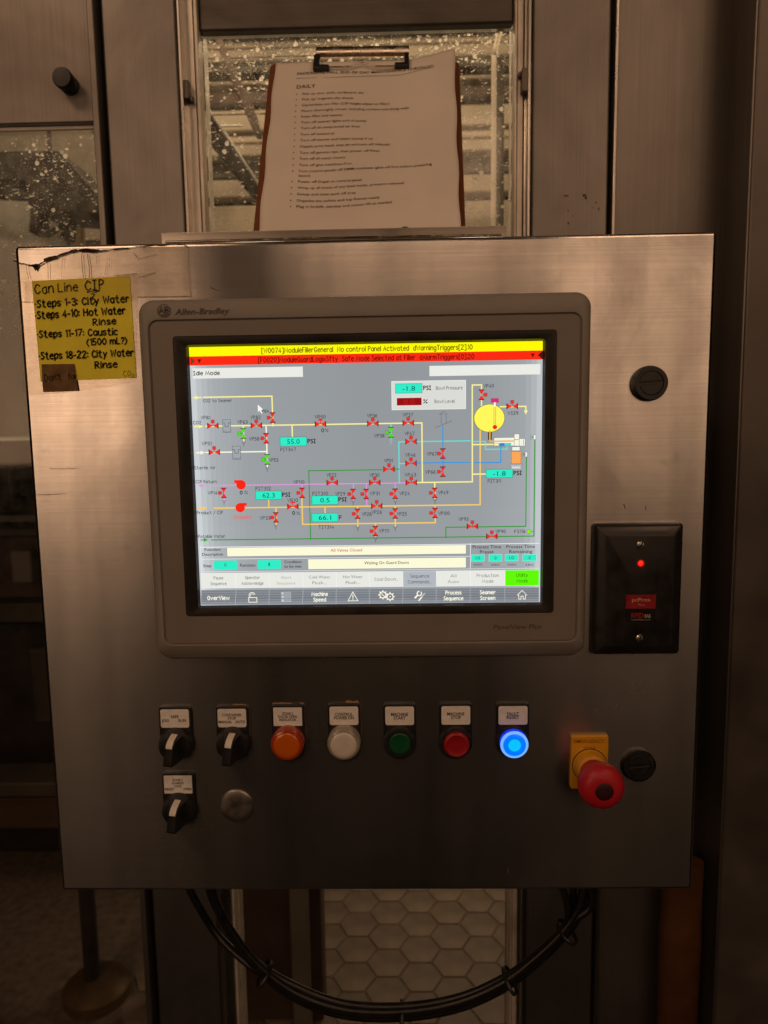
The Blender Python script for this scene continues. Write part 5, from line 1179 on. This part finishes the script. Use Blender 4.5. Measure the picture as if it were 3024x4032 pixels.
rows = [('Pick up cans, ends, cardboard, etc',316,620,716,612),('Pick up/ organize slip sheets',314,655,648,653),('Cip/sanitize can filler (CIP height adjust on filler)',312,692,885,685),('Floors thoroughly rinsed, including corners and along walls',309,729,1012,710),('Foam filler and seamer',307,765,582,766),('Turn off seamer lights and oil pump',306,803,735,798),('Turn off all compressed air lines',304,840,690,838),('Turn off ionized air',302,881,530,881),('Turn off sleever and steam tunnel if on',301,919,775,917),('Disable print head, stop jet and turn off Videojet',299,960,890,942),('Turn off gamma rays, then power off Filtec',297,1001,822,992),('Turn off all water rinsers',295,1040,597,1035),('Turn off glue machines if on',293,1082,638,1074),('Turn control panels off DMM machines (glue off first before powering',290,1122,1160,1044),('down)',289,1152,366,1151),('Power off Depal on control panel',287,1192,703,1184),('Wrap up all hoses of any kind neatly, pressure released',284,1233,978,1184),('Sweep and clean pack off area',281,1275,665,1264),('Organize any pallets and top frames neatly',278,1318,824,1293),('Plug in forklift, standup and scissor lift as needed',277,1358,900,1316)]
for s_, x0, y0, x1, y1 in rows:
    pl(s_, x0, y0, x1, y1, 15.5)
    if s_ != 'down)': a, b2 = P2(x0-38, y0-6); t.circ(a, b2, .0008, .0008, ik, 1, 10)
def pmap(u, v, lay):
    return C3(u, v, bulge(u, v)+.0006)
t.build('printed_text', pmap, M['ink'], paper)
# curled strip of the sheet below showing over the tray lip
cl = MB(); vs = []; a, b2 = inv(845, 500, .010), inv(905, 497, .010)
n_ = 14
rings = []
for hgt in (0, 1):
    rg = []
    for k in range(n_+1):
        u = k/n_; s_ = a[0]+(b2[0]-a[0])*u; z_ = a[1]-.012+(.0165*math.sin(math.pi*u)**1.2)*(1 if hgt else 1)
        rg.append(C3(s_, z_, .012 if hgt else .006))
    rings.append(rg)
v_all = rings[0]+rings[1]; cl.add(v_all, [(k, k+1, k+n_+2, k+n_+1) for k in range(n_)]); cu = cl.build('page_curl', M['kraft'], paper, smooth=True, recalc=False)
sol = cu.modifiers.new('thickness', 'SOLIDIFY'); sol.thickness = .0004

# ================================================================== CABLES under the cabinet
bun = empty('cable_bundle', (0, .10, .80), 'bundle of black cables tied in a drooping loop under the cabinet', 'cables')
def cb(pts, rad, dy=0, name='cable'):
    P_ = []
    for (vx, vy, Y) in pts: x, z = V(vx, vy, Y+dy); P_.append((x, Y+dy, z))
    Q = []
    q = [P_[0]]+P_+[P_[-1]]
    for i in range(1, len(q)-2):
        A, B_, C_, D_ = map(np.array, q[i-1:i+3])
        for k in range(8): u = k/8; Q.append(tuple(.5*((2*B_)+(-A+C_)*u+(2*A-5*B_+4*C_-D_)*u*u+(-A+3*B_-3*C_+D_)*u**3)))
    Q.append(P_[-1]); return MB().tube(Q, rad, 12).build(name, M['cable'], bun, smooth=True)
Yc = .10
main = [(455,1900,Yc),(466,1950,Yc),(500,2015,Yc),(560,2090,Yc),(640,2150,Yc),(740,2184,Yc),(860,2190,Yc),(980,2172,Yc),(1080,2130,Yc),(1160,2070,Yc),(1222,2008,Yc),(1252,1960,Yc),(1262,1905,Yc)]
cb(main, .0052)
cb([(x+(6 if i > 3 else -8), y-12-(4 if 3 < i < 9 else 0), Y) for i, (x, y, Y) in enumerate(main)], .0043, -.0055)
cb([(x+2, y+9, Y) for x, y, Y in main], .0041, .0055)
cb([(x, y-4, Y) for x, y, Y in main], .0038, -.0105)
cb([(1222,2010,Yc),(1243,1985,Yc),(1270,1965,Yc),(1279,1940,Yc),(1270,1915,Yc),(1250,1900,Yc)], .0042, -.010)
cb([(1218,2012,Yc),(1228,1975,Yc),(1222,1940,Yc),(1208,1900,Yc)], .0040, -.004)
cb([(1220,2010,Yc),(1236,1970,Yc),(1238,1930,Yc),(1236,1900,Yc)], .0042, .004)
cb([(400,1900,Yc+.05),(425,1950,Yc+.05),(470,2020,Yc+.05),(540,2085,Yc+.03),(600,2125,Yc+.012)], .0045, 0)
for (vx, vy, an) in ((572,2098,40),(868,2186,4),(1100,2112,-34),(1222,2008,-55)):
    x, z = V(vx, vy, Yc); b = MB(); rg = []
    for w_ in (-.002, .002):
        ca, sa = math.cos(R(-an)), math.sin(R(-an))
        rg.append([(x+w_*ca-.0118*math.cos(2*math.pi*i/18)*sa, Yc-.004+.0165*math.sin(2*math.pi*i/18), z+w_*sa+.0118*math.cos(2*math.pi*i/18)*ca) for i in range(18)])
    b.loft(rg, False, False); o = b.build('cable_tie', M['tie'], bun, smooth=True); s_ = o.modifiers.new('thickness', 'SOLIDIFY'); s_.thickness = .0012
